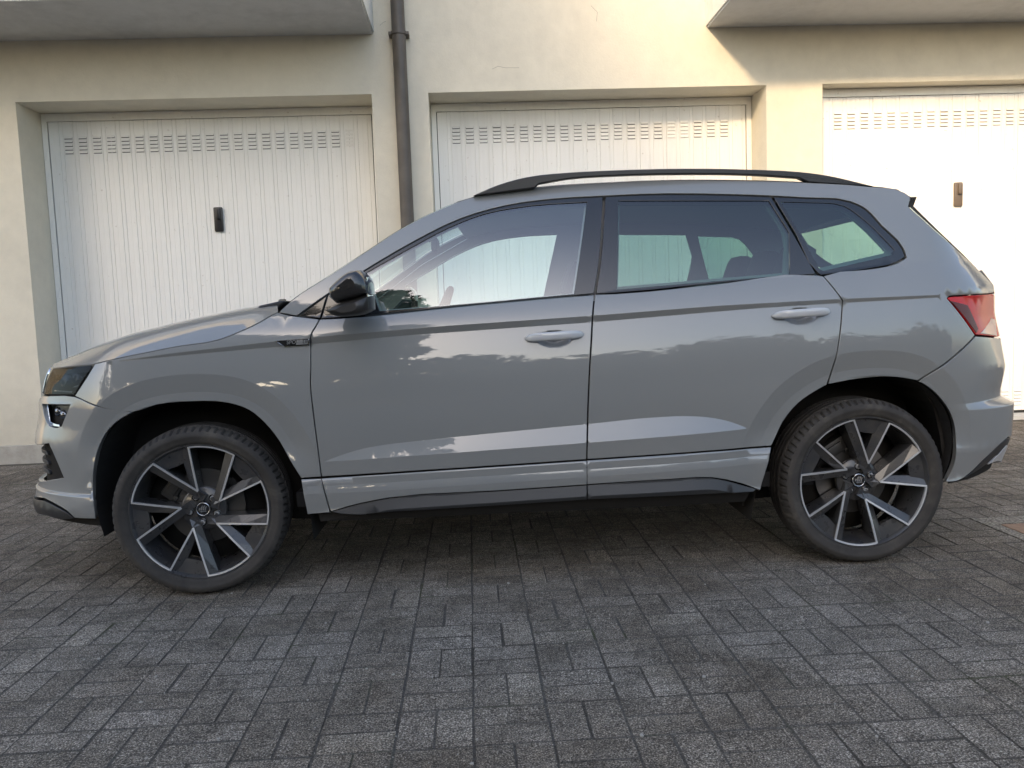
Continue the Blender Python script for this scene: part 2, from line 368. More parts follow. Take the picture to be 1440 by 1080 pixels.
# hairline cracks in the plaster
M['crack'] = mat('crack',(.16,.145,.12),1.)
for pts in ([(.26,2.955),(.305,2.975),(.36,2.962),(.47,2.960)],[(-.60,3.30),(-.57,3.325),(-.55,3.33)],[(1.05,3.42),(1.10,3.37),(1.09,3.30)]):
    wpart(MB().tube([(x,WALL_Y-.0002,z) for x,z in pts],.001,5),'crack',M['crack'])
# balconies
for nm,x0,x1,lab in (('balcony',-9,-.66,'left'),('balcony',1.97,12,'right')):
    b = MB().box(x0,x1,5.80,WALL_Y-.002,3.235,3.46); o = wpart(b,'balcony',M['slab'])
    f_ = MB()
    if lab == 'left': f_.box(x0,x1+.012,5.785,5.80-.002,3.228,4.2).box(x1+.002,x1+.012,5.80,WALL_Y-.003,3.25,4.2)
    else: f_.box(x0-.012,x1,5.785,5.80-.002,3.228,4.2).box(x0-.012,x0-.002,5.80,WALL_Y-.003,3.25,4.2)
    fo = f_.build('parapet', M['fascia'], o)
# downpipe
dp = MB(); dp.tube([(-.452,WALL_Y-.085,-.02),(-.452,WALL_Y-.085,6.5)],.052,24)
pipe = wpart(dp,'downpipe',M['pipe'],angle=50)
br = MB()
for z in (1.2,3.21,5.2):
    br.lathe([(.053,-.012),(.060,-.012),(.060,.012),(.053,.012)],24,(0,0,0))
    for q in range(len(br.v)-96,len(br.v)): x,y,zz = br.v[q]; br.v[q] = (-.452+x, WALL_Y-.085+zz, z+y)
    br.box(-.53,-.505,WALL_Y-.10,WALL_Y-.001,z-.012,z+.012,.003).box(-.399,-.374,WALL_Y-.10,WALL_Y-.001,z-.012,z+.012,.003)
br.build('bracket', M['pipe'], pipe, angle=40)

# ---------------------------------------------------------------- car body surface
# The shell is one smooth sheet: a plan outline (seen from above) wrapped round the car,
# pulled in by an inset that depends on height.  Car frame: x from the front axle to the
# rear, y across (near side negative), z up, metres.
PLAN = np.array([(-.875,0),(-.869,-.25),(-.845,-.45),(-.785,-.62),(-.67,-.755),(-.50,-.845),(-.28,-.892),(0,-.912),
        (.5,-.918),(1.3,-.92),(2.1,-.918),(2.64,-.905),(3.0,-.872),(3.2,-.825),(3.35,-.735),(3.44,-.60),(3.485,-.42),(3.503,-.2),(3.507,0)])
def _dense(P, n=24):
    Q = np.vstack([[P[0]*[1,-1]+[0,-2*0]], P, [P[-1]]]); Q[0] = (P[1][0], -P[1][1]); Q[-1] = (P[-2][0], -P[-2][1])
    out = []
    for i in range(1, len(Q)-2):
        t = np.linspace(0,1,n,endpoint=False)[:,None]; a,b,c,d = Q[i-1],Q[i],Q[i+1],Q[i+2]
        # centripetal-ish tangents scaled by chord length
        lab,lbc,lcd = (np.linalg.norm(b-a),np.linalg.norm(c-b),np.linalg.norm(d-c))
        m1 = ((c-b)/lbc*lab+(b-a)/lab*lbc)/(lab+lbc)*lbc; m2 = ((d-c)/lcd*lbc+(c-b)/lbc*lcd)/(lbc+lcd)*lbc
        out.append((2*t**3-3*t**2+1)*b+(t**3-2*t**2+t)*m1+(-2*t**3+3*t**2)*c+(t**3-t**2)*m2)
    out.append(P[-1:]); return np.vstack(out)
_pd = _dense(PLAN); _sl = np.concatenate([[0],np.cumsum(np.hypot(*np.diff(_pd,axis=0).T))])
_sl -= np.interp(0,_pd[:,0],_sl)                       # s = 0 abreast of the front axle
_tg = np.gradient(_pd,_sl,axis=0); _tg /= np.linalg.norm(_tg,axis=1)[:,None]
_k = np.ones(9)/9
_tg = np.stack([np.convolve(np.pad(_tg[:,i],4,mode='edge'),_k,mode='valid') for i in (0,1)],1); _tg[0]=(0,-1); _tg[-1]=(0,1)
_tg /= np.linalg.norm(_tg,axis=1)[:,None]
S0, S1 = _sl[0], _sl[-1]                                # front centre, rear centre
LN = {
 'belt':[(0.449,1.074),(0.744,1.071),(1.053,1.092),(1.49,1.118),(2.056,1.147),(2.436,1.163),(2.762,1.201)],
 'c1':[(-0.262,0.93),(-0.066,0.95),(0.347,0.983),(0.485,0.992),(0.958,1.016),(1.558,1.036),(2.055,1.057),(2.528,1.066),(2.951,1.068)],
 'c2':[(-0.262,0.928),(-0.067,0.939),(0.201,0.954),(0.483,0.966),(0.867,0.988),(1.558,1.011),(2.204,1.042),(2.528,1.05),(2.951,1.058)],
 'w1':[(0.503,0.511),(0.58,.538),(0.656,0.557),(0.741,0.569),(1.068,0.591),(1.525,0.616),(1.737,0.631),(1.898,0.634),(2.0,0.626),(2.085,0.607),(2.161,0.573)],
 'w2':[(0.503,0.511),(1.523,0.548),(2.164,0.573)],
 'k1':[(0.413,0.451),(0.492,0.452),(1.521,0.479),(2.248,0.499)],
 'k2':[(0.40,.30),(0.523,0.322),(0.747,0.361),(1.518,0.381),(2.015,0.387),(2.204,0.334)]}
def _smooth_line(v):
    v = np.array(v); x = np.linspace(v[0,0],v[-1,0],160); z = np.interp(x,v[:,0],v[:,1]); n = 13; k = np.hanning(n+2)[1:-1]; k /= k.sum()
    zp = np.concatenate([2*z[0]-z[n//2:0:-1],z,2*z[-1]-z[-2:-n//2-1:-1]]); return np.stack([x,np.convolve(zp,k,mode='valid')[:160]],1)
LN = {k:_smooth_line(v) for k,v in LN.items()}
ARCH_F = np.array([(-0.36,0.25),(-0.383,0.349),(-0.376,0.466),(-0.366,0.528),(-0.34,0.607),(-0.292,0.677),(-0.219,0.728),(-0.115,0.757),(0.019,0.766),(0.145,0.755),(0.225,0.724),(0.288,0.672),(0.337,0.601),(0.373,0.525),(0.409,0.44),(0.429,0.308),(.437,.2)])
ARCH_R = np.array([(2.18,.2),(2.204,0.328),(2.248,0.499),(2.265,0.535),(2.296,0.593),(2.359,0.666),(2.469,0.732),(2.595,0.755),(2.741,0.753),(2.833,0.731),(2.893,0.693),(2.942,0.637),(2.975,0.571),(2.987,0.494),(2.982,0.414),(2.946,0.327),(2.92,.25)])
def _round_off(P):
    for _ in range(2):
        Q = np.empty((2*len(P)-2,2)); Q[0::2] = .75*P[:-1]+.25*P[1:]; Q[1::2] = .25*P[:-1]+.75*P[1:]; P = np.vstack([P[:1],Q,P[-1:]])
    return P
ARCH_F, ARCH_R = _round_off(ARCH_F), _round_off(ARCH_R)
FRONT_IN = np.array([(.2,.06),(.29,.012),(.34,.0),(.39,.012),(.43,.016),(.59,.014),(.62,.018),(.68,.034),(.755,.040),(.77,.046),(.854,.068),(.9,.088),(1.0,.19),(1.6,.9)])+np.array([0,.022])
REAR_IN = np.array([(.2,.10),(.33,.06),(.445,.022),(.523,.018),(.6,.016),(.603,.017),(.63,.066),(.66,.066),(.70,.058),(.757,.05),(.88,.071),(.98,.092),(1.06,.094),(1.1,.098),(1.18,.15),(1.5,.42)])
HANDLES = ((1.412,.952,.1),(2.378,1.005,.1))
def _sm(t): t = np.clip(t,0,1); return t*t*(3-2*t)
def _line(k,x): a = LN[k]; return np.interp(x,a[:,0],a[:,1])
def arch_dist(x,z,A):
    d = np.full(np.shape(x),9.)
    for (x0,z0),(x1,z1) in zip(A[:-1],A[1:]):
        ex,ez = x1-x0,z1-z0; t = np.clip(((x-x0)*ex+(z-z0)*ez)/(ex*ex+ez*ez),0,1)
        d = np.minimum(d,np.hypot(x-x0-t*ex,z-z0-t*ez))
    return d
def D(a): return np.tan(np.radians(a))
def side_inset(x,z):
    zb,c1,c2,w1,w2,k1,k2 = (_line(k,x) for k in ('belt','c1','c2','w1','w2','k1','k2'))
    c2 = np.minimum(c2,c1-.0005); w2 = np.minimum(w2,w1)
    def seg(z,top,bot,tt,tb):          # integral of slope from bot up to z; slope linear tb -> tt
        h = np.maximum(top-bot,1e-6); u = np.clip(z-bot,0,top-bot); return D(tb)*u+(D(tt)-D(tb))*u*u/(2*h)
    I = .026+seg(z,zb,c1,34,17)                                             # shoulder
    top = zb+.45; I = I+seg(z,top,zb,34,17)+np.maximum(z-top,0)*D(40)  # glass
    full = lambda top,bot,tt,tb: (D(tt)+D(tb))/2*np.maximum(top-bot,0)
    def down(top,bot,tt,tb): return seg(z,top,bot,tt,tb)-full(top,bot,tt,tb)
    I = I+down(c1,c2,-22,-22)
    mid = c2-.20; I = I+down(c2,mid,12.5,2.5)
    I = I+down(mid,w1,2.5,-4)
    I = I+down(w1,w2,21,23)
    I = I+down(w2,k1,-5,-5)
    I = I+down(k1,k1-.008,42,42)                                       # ledge on top of the sill panel
    m = k1-.035; I = I+down(k1-.008,m,-3,-3); I = I+down(m,m-.03,13,4); I = I+down(m-.03,k2,-6,-9)
    I = I+down(k2,k2-.042,16,16); I = I+down(k2-.042,k2-.2,-25,-30)
    return I
def inset(s,z):
    x = np.interp(s,_sl,_pd[:,0])
    I = side_inset(x,z)
    # wheel arch flares: a band that stands proud and nearly upright
    for A,amp in ((ARCH_F,1.),(ARCH_R,1.)):
        d = arch_dist(x,z,A)
        up = _sm((z-.44)/.14) if A is ARCH_R else np.where(x<0,_sm((z-.50)/.14),_sm((z-.46)/.14))
        I = I+(.27*np.maximum(.106-d,0)-.20*np.maximum(.036-d,0))*up
    for hx,hz,hw in HANDLES:
        r = np.hypot((x-hx)/.062,(z-hz)/.030); I = I+.030*_sm((1.12-r)/.6)
    wf = _sm((-.30-s)/.42); wr = _sm((s-2.98)/.40)
    If = np.interp(z,FRONT_IN[:,0],FRONT_IN[:,1]); Ir = np.interp(z,REAR_IN[:,0],REAR_IN[:,1])
    ledge = .009*_sm((.412-z)/.008)*_sm((-.30-x)/.15)
    return I*(1-wf)*(1-wr)+If*wf+Ir*wr-ledge
def surf(s,z,off=0.):
    s = np.asarray(s,float); z = np.asarray(z,float)
    x = np.interp(s,_sl,_pd[:,0]); y = np.interp(s,_sl,_pd[:,1]); tx = np.interp(s,_sl,_tg[:,0]); ty = np.interp(s,_sl,_tg[:,1])
    I = inset(s,z)-off
    return np.stack([x-I*ty,y+I*tx,z+0*s],-1)        # outward normal of the plan = (ty,-tx)
def surf_n(s,z,e=.0008):
    a = surf(s+2*e,z)-surf(s-2*e,z); b = surf(s,z+e)-surf(s,z-e)
    n = np.cross(a,b); return n/np.linalg.norm(n,axis=-1,keepdims=True)

PANELS = {
 'fender': [[(-0.4794,0.7964),(-0.4425,0.834),(-0.4099,0.8711),(-0.3824,0.9084),(-0.3749,0.9205),(-0.3388,0.9269),(-0.3053,0.933),(-0.2744,0.9387),(-0.2406,0.9442),(-0.2068,0.9494),(-0.1735,0.9545),(-0.1268,0.9621),(-0.0808,0.9697),(-0.0349,0.9768),(0.0179,0.982),(0.0709,0.9864),(0.122,0.9956),(0.1457,1.0028),(0.1689,1.0112),(0.1919,1.0201),(0.2225,1.0324),(0.2527,1.0456),(0.2819,1.0602),(0.2957,1.0684),(0.3096,1.0769),(0.3244,1.0846),(0.3316,1.0877),(0.339,1.0906),(0.3463,1.0934),(0.3574,1.0897),(0.3684,1.0859),(0.3796,1.0826),(0.3923,1.0799),(0.4052,1.0778),(0.4181,1.0758),(0.4375,1.0727),(0.457,1.0698),(0.4764,1.0668),(0.4871,1.0651),(0.4977,1.0634),(0.5084,1.0616),(0.504,1.0522),(0.4996,1.0428),(0.4949,1.0336),(0.4896,1.0248),(0.4839,1.0162),(0.4795,1.0071),(0.4762,0.99),(0.4737,0.9712),(0.4732,0.9527),(0.4725,0.9247),(0.4722,0.8968),(0.4714,0.8688),(0.4704,0.8508),(0.4691,0.8327),(0.4683,0.8147),(0.4689,0.7783),(0.4713,0.7418),(0.4739,0.7052),(0.4766,0.6619),(0.4796,0.6184),(0.4824,0.5747),(0.4846,0.5335),(0.4865,0.4919),(0.4889,0.4504),(0.4096,0.4485),(0.3962,0.4731),(0.3827,0.4976),(0.3692,0.5219),(0.3563,0.547),(0.3439,0.5724),(0.3308,0.5974),(0.3157,0.6224),(0.2992,0.6465),(0.281,0.6691),(0.2635,0.6881),(0.2447,0.7058),(0.2243,0.721),(0.1991,0.7341),(0.1719,0.7439),(0.1442,0.7517),(0.0997,0.7593),(0.0537,0.7618),(0.0077,0.7622),(-0.0385,0.7618),(-0.0844,0.7593),(-0.1301,0.7534),(-0.1613,0.7451),(-0.1925,0.7352),(-0.2238,0.7291),(-0.2747,0.7317),(-0.3215,0.7446),(-0.3699,0.7618),(-0.4025,0.7726),(-0.438,0.7847)]],
 'fender_cladding': [[(0.4096,0.4485),(0.4892,0.4481),(0.5149,0.3099),(0.4253,0.3038)]],
 'front_bumper': [[(-1.1,0.345),(-1.5105,0.35),(-1.5105,0.43),(-1.0,0.432),(-0.8,0.436),(-0.5717,0.4718),(-0.5821,0.4918),(-0.5929,0.5118),(-0.6045,0.5316),(-0.62,0.5556),(-0.6369,0.5795),(-0.6589,0.6028),(-0.8,0.585),(-1.0,0.588),(-1.5105,0.588),(-1.5105,0.745),(-1.0,0.755),(-0.7989,0.7874),(-0.6579,0.7937),(-0.557,0.7979),(-0.4793,0.795),(-0.4373,0.7858),(-0.4022,0.7732),(-0.3699,0.7618),(-0.3211,0.7481),(-0.274,0.7384),(-0.2238,0.7291),(-0.2444,0.7201),(-0.2712,0.7061),(-0.2972,0.6898),(-0.3207,0.6708),(-0.34,0.6498),(-0.3568,0.6265),(-0.3699,0.6024),(-0.3811,0.5735),(-0.3891,0.5432),(-0.3962,0.512),(-0.4009,0.4932),(-0.4049,0.474),(-0.4083,0.4549),(-0.406,0.4326),(-0.4053,0.4097),(-0.3993,0.3883),(-0.3996,0.3645),(-0.3998,0.3406),(-0.4014,0.3161),(-0.5046,0.3153),(-0.5157,0.3247),(-0.5268,0.3342),(-0.5399,0.3426),(-0.5602,0.3502),(-0.5829,0.3566),(-0.6076,0.3625),(-0.6375,0.3684),(-0.6717,0.3734),(-0.7118,0.3774)],[(-0.7718,0.7546),(-0.5074,0.7615),(-0.5201,0.7431),(-0.5347,0.7245),(-0.5496,0.7057),(-0.5572,0.696),(-0.5649,0.6863),(-0.572,0.6767),(-0.6047,0.6697),(-0.6268,0.6693),(-0.6519,0.6712),(-0.6795,0.6729),(-0.7152,0.6895),(-0.7387,0.71),(-0.7542,0.7323)]],
 'headlight': [[(-0.8033,0.7915),(-0.7974,0.8121),(-0.7916,0.8326),(-0.7796,0.8527),(-0.774,0.8682),(-0.7653,0.8834),(-0.7567,0.8986),(-0.3931,0.9166),(-0.3861,0.9085),(-0.4796,0.7991)]],
 'upper_grille': [[(-1.5105,0.75),(-1.0,0.76),(-0.8349,0.7871),(-0.8288,0.8088),(-0.823,0.8305),(-0.8079,0.8518),(-0.8006,0.8675),(-0.7904,0.8829),(-0.7806,0.8981),(-1.0,0.905),(-1.5105,0.915)]],
 'splitter': [[(-1.1,0.34),(-1.5105,0.345),(-1.5105,0.27),(-1.05,0.275),(-0.6938,0.3096),(-0.6606,0.3072),(-0.6318,0.3041),(-0.6041,0.3025),(-0.5692,0.3047),(-0.5351,0.3095),(-0.5031,0.3139),(-0.5151,0.3227),(-0.5272,0.3315),(-0.54,0.3398),(-0.5603,0.3473),(-0.5827,0.3539),(-0.6073,0.3597),(-0.635,0.365),(-0.6663,0.3693),(-0.7026,0.3729)]],
 'fog_light': [[(-0.7718,0.7546),(-0.5074,0.7615),(-0.5201,0.7431),(-0.5347,0.7245),(-0.5496,0.7057),(-0.5572,0.696),(-0.5649,0.6863),(-0.572,0.6767),(-0.6047,0.6697),(-0.6268,0.6693),(-0.6519,0.6712),(-0.6795,0.6729),(-0.7152,0.6895),(-0.7387,0.71),(-0.7542,0.7323)]],
 'front_door': [[(0.5084,1.0616),(0.504,1.0522),(0.4996,1.0428),(0.4949,1.0336),(0.4896,1.0248),(0.4839,1.0162),(0.4795,1.0071),(0.4762,0.99),(0.4737,0.9712),(0.4732,0.9527),(0.4725,0.9247),(0.4722,0.8968),(0.4714,0.8688),(0.4704,0.8508),(0.4691,0.8327),(0.4683,0.8147),(0.4689,0.7783),(0.4713,0.7418),(0.4739,0.7052),(0.4766,0.6619),(0.4796,0.6184),(0.4824,0.5747),(0.4846,0.5335),(0.4865,0.4919),(0.4889,0.4504),(0.6638,0.4574),(0.8364,0.4623),(1.0086,0.4665),(1.1785,0.4711),(1.3488,0.4758),(1.5194,0.4805),(1.5211,0.5234),(1.5237,0.5648),(1.5278,0.6045),(1.5293,0.6234),(1.5301,0.6431),(1.531,0.6627),(1.5337,0.7091),(1.5368,0.7551),(1.5403,0.801),(1.5454,0.8585),(1.5512,0.9158),(1.5572,0.973),(1.559,0.9912),(1.5609,1.0095),(1.5616,1.0278),(1.5654,1.0579),(1.571,1.088),(1.5771,1.1183),(1.5501,1.117),(1.5231,1.1156),(1.4962,1.1143),(1.3476,1.1067),(1.1995,1.0988),(1.0519,1.0901),(0.9469,1.0827),(0.8422,1.075),(0.7376,1.0684),(0.6982,1.0664),(0.6589,1.0645),(0.6195,1.0631),(0.5825,1.0623),(0.5454,1.062)]],
 'front_door_cladding': [[(0.4894,0.4469),(0.664,0.4542),(0.8364,0.4594),(1.0086,0.464),(1.1784,0.4686),(1.3486,0.4732),(1.5193,0.4779),(1.5168,0.3838),(1.3919,0.3806),(1.2671,0.3774),(1.1426,0.3743),(1.011,0.3738),(0.8797,0.3732),(0.749,0.3639),(0.71,0.3585),(0.6709,0.3522),(0.6317,0.3446),(0.5937,0.3355),(0.5558,0.3253),(0.5178,0.3152)]],
 'front_sill_trim': [[(0.5206,0.3126),(0.5577,0.3227),(0.5946,0.3328),(0.6315,0.3417),(0.6707,0.3494),(0.7098,0.3556),(0.7488,0.361),(0.8795,0.3703),(1.0109,0.3709),(1.1425,0.3714),(1.267,0.3745),(1.3918,0.3777),(1.5168,0.3809),(1.5151,0.3246),(1.39,0.3213),(1.265,0.3181),(1.1403,0.3153),(1.0145,0.3126),(0.8889,0.3103),(0.7636,0.309),(0.6965,0.3056),(0.6287,0.3016),(0.5606,0.3049),(0.5473,0.3072),(0.534,0.3099)]],
 'rear_door': [[(1.5789,1.1194),(1.5726,1.0887),(1.5669,1.0582),(1.563,1.0278),(1.5623,1.0094),(1.5604,0.9912),(1.5586,0.973),(1.5526,0.9157),(1.5468,0.8584),(1.5417,0.8009),(1.5382,0.7551),(1.5351,0.709),(1.5324,0.6626),(1.5315,0.643),(1.5306,0.6234),(1.5292,0.6045),(1.5251,0.5647),(1.5224,0.5234),(1.5208,0.4805),(1.6358,0.4837),(1.7509,0.4869),(1.8667,0.49),(1.9941,0.4931),(2.1259,0.4946),(2.2582,0.4968),(2.2642,0.5059),(2.2695,0.5155),(2.2748,0.525),(2.2857,0.5463),(2.2962,0.5678),(2.3074,0.5887),(2.3255,0.6155),(2.3462,0.6405),(2.3694,0.6629),(2.3892,0.678),(2.4104,0.6915),(2.4323,0.7041),(2.4493,0.7132),(2.4667,0.7217),(2.4841,0.7302),(2.4975,0.7713),(2.5074,0.813),(2.5156,0.8548),(2.5245,0.8948),(2.5319,0.9352),(2.5388,0.9758),(2.5434,1.0033),(2.5477,1.031),(2.5498,1.0587),(2.4913,1.1592),(2.4841,1.1609),(2.4769,1.1626),(2.4697,1.1642),(2.3397,1.1722),(2.2074,1.1582),(2.0757,1.144),(1.9374,1.1345),(1.7999,1.1247),(1.6634,1.1194),(1.6353,1.1193),(1.6071,1.1193)]],
 'rear_door_cladding': [[(1.521,0.4786),(1.6359,0.4818),(1.7509,0.485),(1.8666,0.4881),(1.9933,0.4911),(2.1243,0.4925),(2.2558,0.4945),(2.2093,0.3245),(2.201,0.3281),(2.1925,0.3319),(2.184,0.3355),(2.1275,0.3576),(2.0687,0.3764),(2.0111,0.3892),(1.9522,0.3942),(1.8935,0.3932),(1.8355,0.3916),(1.7292,0.3903),(1.6237,0.3875),(1.5182,0.3846)]],
 'rear_sill_trim': [[(1.5196,0.3817),(1.6246,0.3845),(1.7297,0.3874),(1.8355,0.3887),(1.8936,0.3903),(1.9523,0.3912),(2.0112,0.3862),(2.0724,0.3708),(2.1344,0.3489),(2.195,0.328),(2.182,0.3181),(2.0608,0.3233),(1.9466,0.3241),(1.8336,0.3246),(1.7279,0.3248),(1.6228,0.3246),(1.5179,0.3245)]],
 'body_side': [[(3.435,1.1),(3.435,1.072),(3.3785,1.0671),(3.0027,1.061),(2.9944,1.0528),(3.1262,0.901),(2.8612,0.7308),(2.8321,0.7368),(2.8031,0.7427),(2.7743,0.7474),(2.7202,0.7516),(2.6659,0.7516),(2.6121,0.7488),(2.57,0.7442),(2.5284,0.7379),(2.487,0.7314),(2.4993,0.7722),(2.5082,0.8135),(2.5156,0.8548),(2.5244,0.8948),(2.5318,0.9352),(2.5388,0.9758),(2.5434,1.0033),(2.5477,1.031),(2.5498,1.0587),(2.4913,1.1592),(2.4979,1.1618),(2.565,1.1765),(2.6326,1.1783),(2.7009,1.1825),(2.7376,1.1871),(2.775,1.1923),(2.8131,1.2023),(2.828,1.2085),(2.8429,1.2156),(2.8579,1.2226),(2.8564,1.2344),(2.855,1.2462),(2.8528,1.2576),(2.8344,1.2937),(2.8063,1.3252),(2.7787,1.3568),(2.7625,1.3825),(2.7464,1.4083),(2.7269,1.4305),(2.7107,1.4422),(2.6929,1.4522),(2.6743,1.461),(2.6147,1.4759),(2.5486,1.4799),(2.4825,1.4833),(2.3836,1.4926),(2.2858,1.5004),(2.1891,1.507),(2.0605,1.5146),(1.931,1.5204),(1.8009,1.5225),(1.7618,1.5221),(1.7226,1.5214),(1.6835,1.5206),(1.6055,1.5198),(1.5276,1.5188),(1.4499,1.5155),(1.3844,1.5108),(1.3191,1.5045),(1.2543,1.4948),(1.1892,1.4812),(1.1248,1.4643),(1.062,1.4438),(0.9961,1.4165),(0.9322,1.3851),(0.8696,1.3526),(0.8057,1.318),(0.7432,1.2821),(0.6817,1.2457),(0.6323,1.2161),(0.5836,1.1862),(0.5356,1.1556),(0.4961,1.1293),(0.4571,1.1025),(0.4181,1.0758),(0.3463,1.0921),(0.3634,1.1077),(0.3803,1.1234),(0.3978,1.1384),(0.4413,1.1696),(0.4875,1.1976),(0.534,1.2256),(0.5888,1.2605),(0.6441,1.2956),(0.6998,1.3311),(0.7396,1.3574),(0.7797,1.3839),(0.8208,1.4092),(0.8767,1.4397),(0.9344,1.468),(0.9937,1.4938),(1.0293,1.5081),(1.0654,1.5215),(1.102,1.5334),(1.1917,1.5529),(1.2835,1.5634),(1.3757,1.5708),(1.4806,1.5772),(1.5858,1.5796),(1.6913,1.5808),(1.7633,1.5818),(1.8356,1.5824),(1.9079,1.582),(2.0067,1.5799),(2.105,1.5761),(2.2026,1.5715),(2.3006,1.566),(2.4001,1.5596),(2.5011,1.5519),(2.5935,1.5449),(2.6847,1.5372),(2.7741,1.5256),(2.8285,1.5211),(2.8852,1.5155),(2.9331,1.4975),(2.9415,1.4905),(2.9492,1.4829),(2.9569,1.4753),(2.9297,1.4353),(2.965,1.396),(3.0014,1.3573),(3.0436,1.3195),(3.0906,1.2853),(3.1606,1.2516),(3.2556,1.2174),(3.2771,1.2027),(3.2913,1.1877),(3.3107,1.1729)]],
 'front_door_frame': [[(0.5384,1.1541),(0.5858,1.1842),(0.6334,1.2145),(0.6817,1.2442),(0.7432,1.2808),(0.8057,1.3166),(0.8696,1.3511),(0.9322,1.3837),(0.9961,1.415),(1.062,1.4423),(1.1248,1.4628),(1.1891,1.4797),(1.2543,1.4933),(1.319,1.503),(1.3843,1.5094),(1.4498,1.5139),(1.5162,1.5165),(1.5829,1.5172),(1.6496,1.5179),(1.6322,1.4124),(1.6167,1.3109),(1.5983,1.2129),(1.5911,1.1821),(1.5835,1.1516),(1.5761,1.1212),(1.5495,1.1198),(1.523,1.1184),(1.4965,1.1171),(1.3478,1.1094),(1.1996,1.1015),(1.052,1.0928),(0.9469,1.0855),(0.8422,1.0777),(0.7375,1.0711),(0.6981,1.0692),(0.6588,1.0674),(0.6194,1.0658),(0.5837,1.0647),(0.5481,1.0638),(0.5124,1.0628)],[(0.6902,1.2354),(0.7171,1.2501),(0.744,1.2648),(0.7711,1.2795),(0.8037,1.2971),(0.8366,1.3147),(0.8696,1.3321),(0.9165,1.3572),(0.9639,1.382),(1.0125,1.405),(1.0598,1.4249),(1.1081,1.4432),(1.1574,1.4585),(1.2214,1.4724),(1.2867,1.4814),(1.3522,1.4881),(1.4275,1.4925),(1.503,1.4938),(1.5786,1.495),(1.497,1.1254),(1.3603,1.1171),(1.2241,1.1087),(1.0881,1.1012),(0.9721,1.0958),(0.8561,1.091),(0.7404,1.0861)]],
 'front_glass': [[(0.6874,1.2355),(0.7152,1.2511),(0.743,1.2668),(0.7711,1.2823),(0.8037,1.3),(0.8365,1.3176),(0.8696,1.335),(0.9165,1.3601),(0.964,1.3849),(1.0125,1.408),(1.0599,1.4279),(1.1082,1.4462),(1.1575,1.4615),(1.2216,1.4755),(1.2869,1.4845),(1.3524,1.4912),(1.4287,1.4956),(1.5052,1.4968),(1.5819,1.498),(1.4996,1.1225),(1.362,1.1142),(1.2249,1.1059),(1.088,1.0984),(0.9711,1.0931),(0.8543,1.0883),(0.7376,1.0835)]],
 'corner_trim': [[(0.4236,1.0756),(0.5356,1.1528),(0.5096,1.0643)]],
 'rear_door_frame': [[(1.6569,1.5176),(1.7047,1.5183),(1.7526,1.519),(1.8005,1.5193),(1.9304,1.517),(2.0599,1.5115),(2.1885,1.5039),(2.2385,1.5003),(2.2888,1.4964),(2.3395,1.4925),(2.3593,1.4371),(2.3797,1.3827),(2.4005,1.3291),(2.4212,1.2766),(2.4422,1.2245),(2.4641,1.173),(2.4618,1.1674),(2.3318,1.1605),(2.2037,1.1538),(2.0763,1.1468),(1.9379,1.1376),(1.8004,1.1282),(1.6638,1.1222),(1.6369,1.1217),(1.6099,1.1213),(1.583,1.1209),(1.5905,1.1513),(1.598,1.1819),(1.6053,1.2127),(1.6238,1.3106),(1.6394,1.4122)],[(1.7097,1.4962),(2.3236,1.4744),(2.3803,1.3386),(2.3549,1.1695),(1.6679,1.136)]],
 'rear_glass': [[(1.7072,1.4994),(2.3272,1.4774),(2.3484,1.4311),(2.3701,1.3856),(2.3832,1.3385),(2.3808,1.2823),(2.3685,1.2241),(2.3574,1.1666),(1.6649,1.1333)]],
 'quarter_frame': [[(2.3482,1.4913),(2.3924,1.4877),(2.437,1.4842),(2.4817,1.4802),(2.5468,1.4769),(2.6117,1.4728),(2.6704,1.458),(2.689,1.4493),(2.7069,1.4393),(2.723,1.4275),(2.7426,1.4054),(2.7586,1.3796),(2.7749,1.3539),(2.8014,1.3232),(2.8283,1.2926),(2.8465,1.2578),(2.8488,1.2473),(2.8505,1.2365),(2.8522,1.2257),(2.8382,1.2186),(2.8244,1.2115),(2.8106,1.2052),(2.7742,1.1951),(2.7377,1.1899),(2.7019,1.1853),(2.6285,1.1763),(2.5559,1.1703),(2.4841,1.1643),(2.4741,1.1712),(2.4411,1.2146),(2.4249,1.2714),(2.4093,1.3288),(2.3885,1.3822),(2.368,1.4362)],[(2.3759,1.4681),(2.4165,1.4661),(2.4574,1.4641),(2.4984,1.4612),(2.5483,1.4586),(2.5978,1.4548),(2.6413,1.4419),(2.6641,1.4267),(2.6844,1.4081),(2.7038,1.3887),(2.7413,1.3465),(2.7758,1.3009),(2.8113,1.2558),(2.7979,1.2359),(2.4961,1.1804),(2.4824,1.188)]],
 'quarter_glass': [[(2.3736,1.4713),(2.4152,1.4692),(2.4572,1.4672),(2.4992,1.4642),(2.5502,1.4617),(2.6008,1.458),(2.6452,1.4448),(2.6679,1.4297),(2.6882,1.411),(2.7076,1.3916),(2.7454,1.3485),(2.7802,1.3019),(2.816,1.2557),(2.8004,1.2329),(2.4957,1.1776),(2.4791,1.1853)]],
 'tail_light': [[(3.5,1.055),(3.66,1.045),(3.66,0.89),(3.5,0.882),(3.3576,0.8836),(3.1303,0.9022),(2.9945,1.0534),(3.003,1.0602),(3.3783,1.0665)]],
 'tailgate': [[(3.437,1.1),(3.437,1.065),(3.5,1.058),(3.665,1.048),(3.665,0.887),(3.5,0.879),(3.44,0.876),(3.45,0.65),(4.1541,0.65),(4.1541,1.175),(3.4,1.17)]],
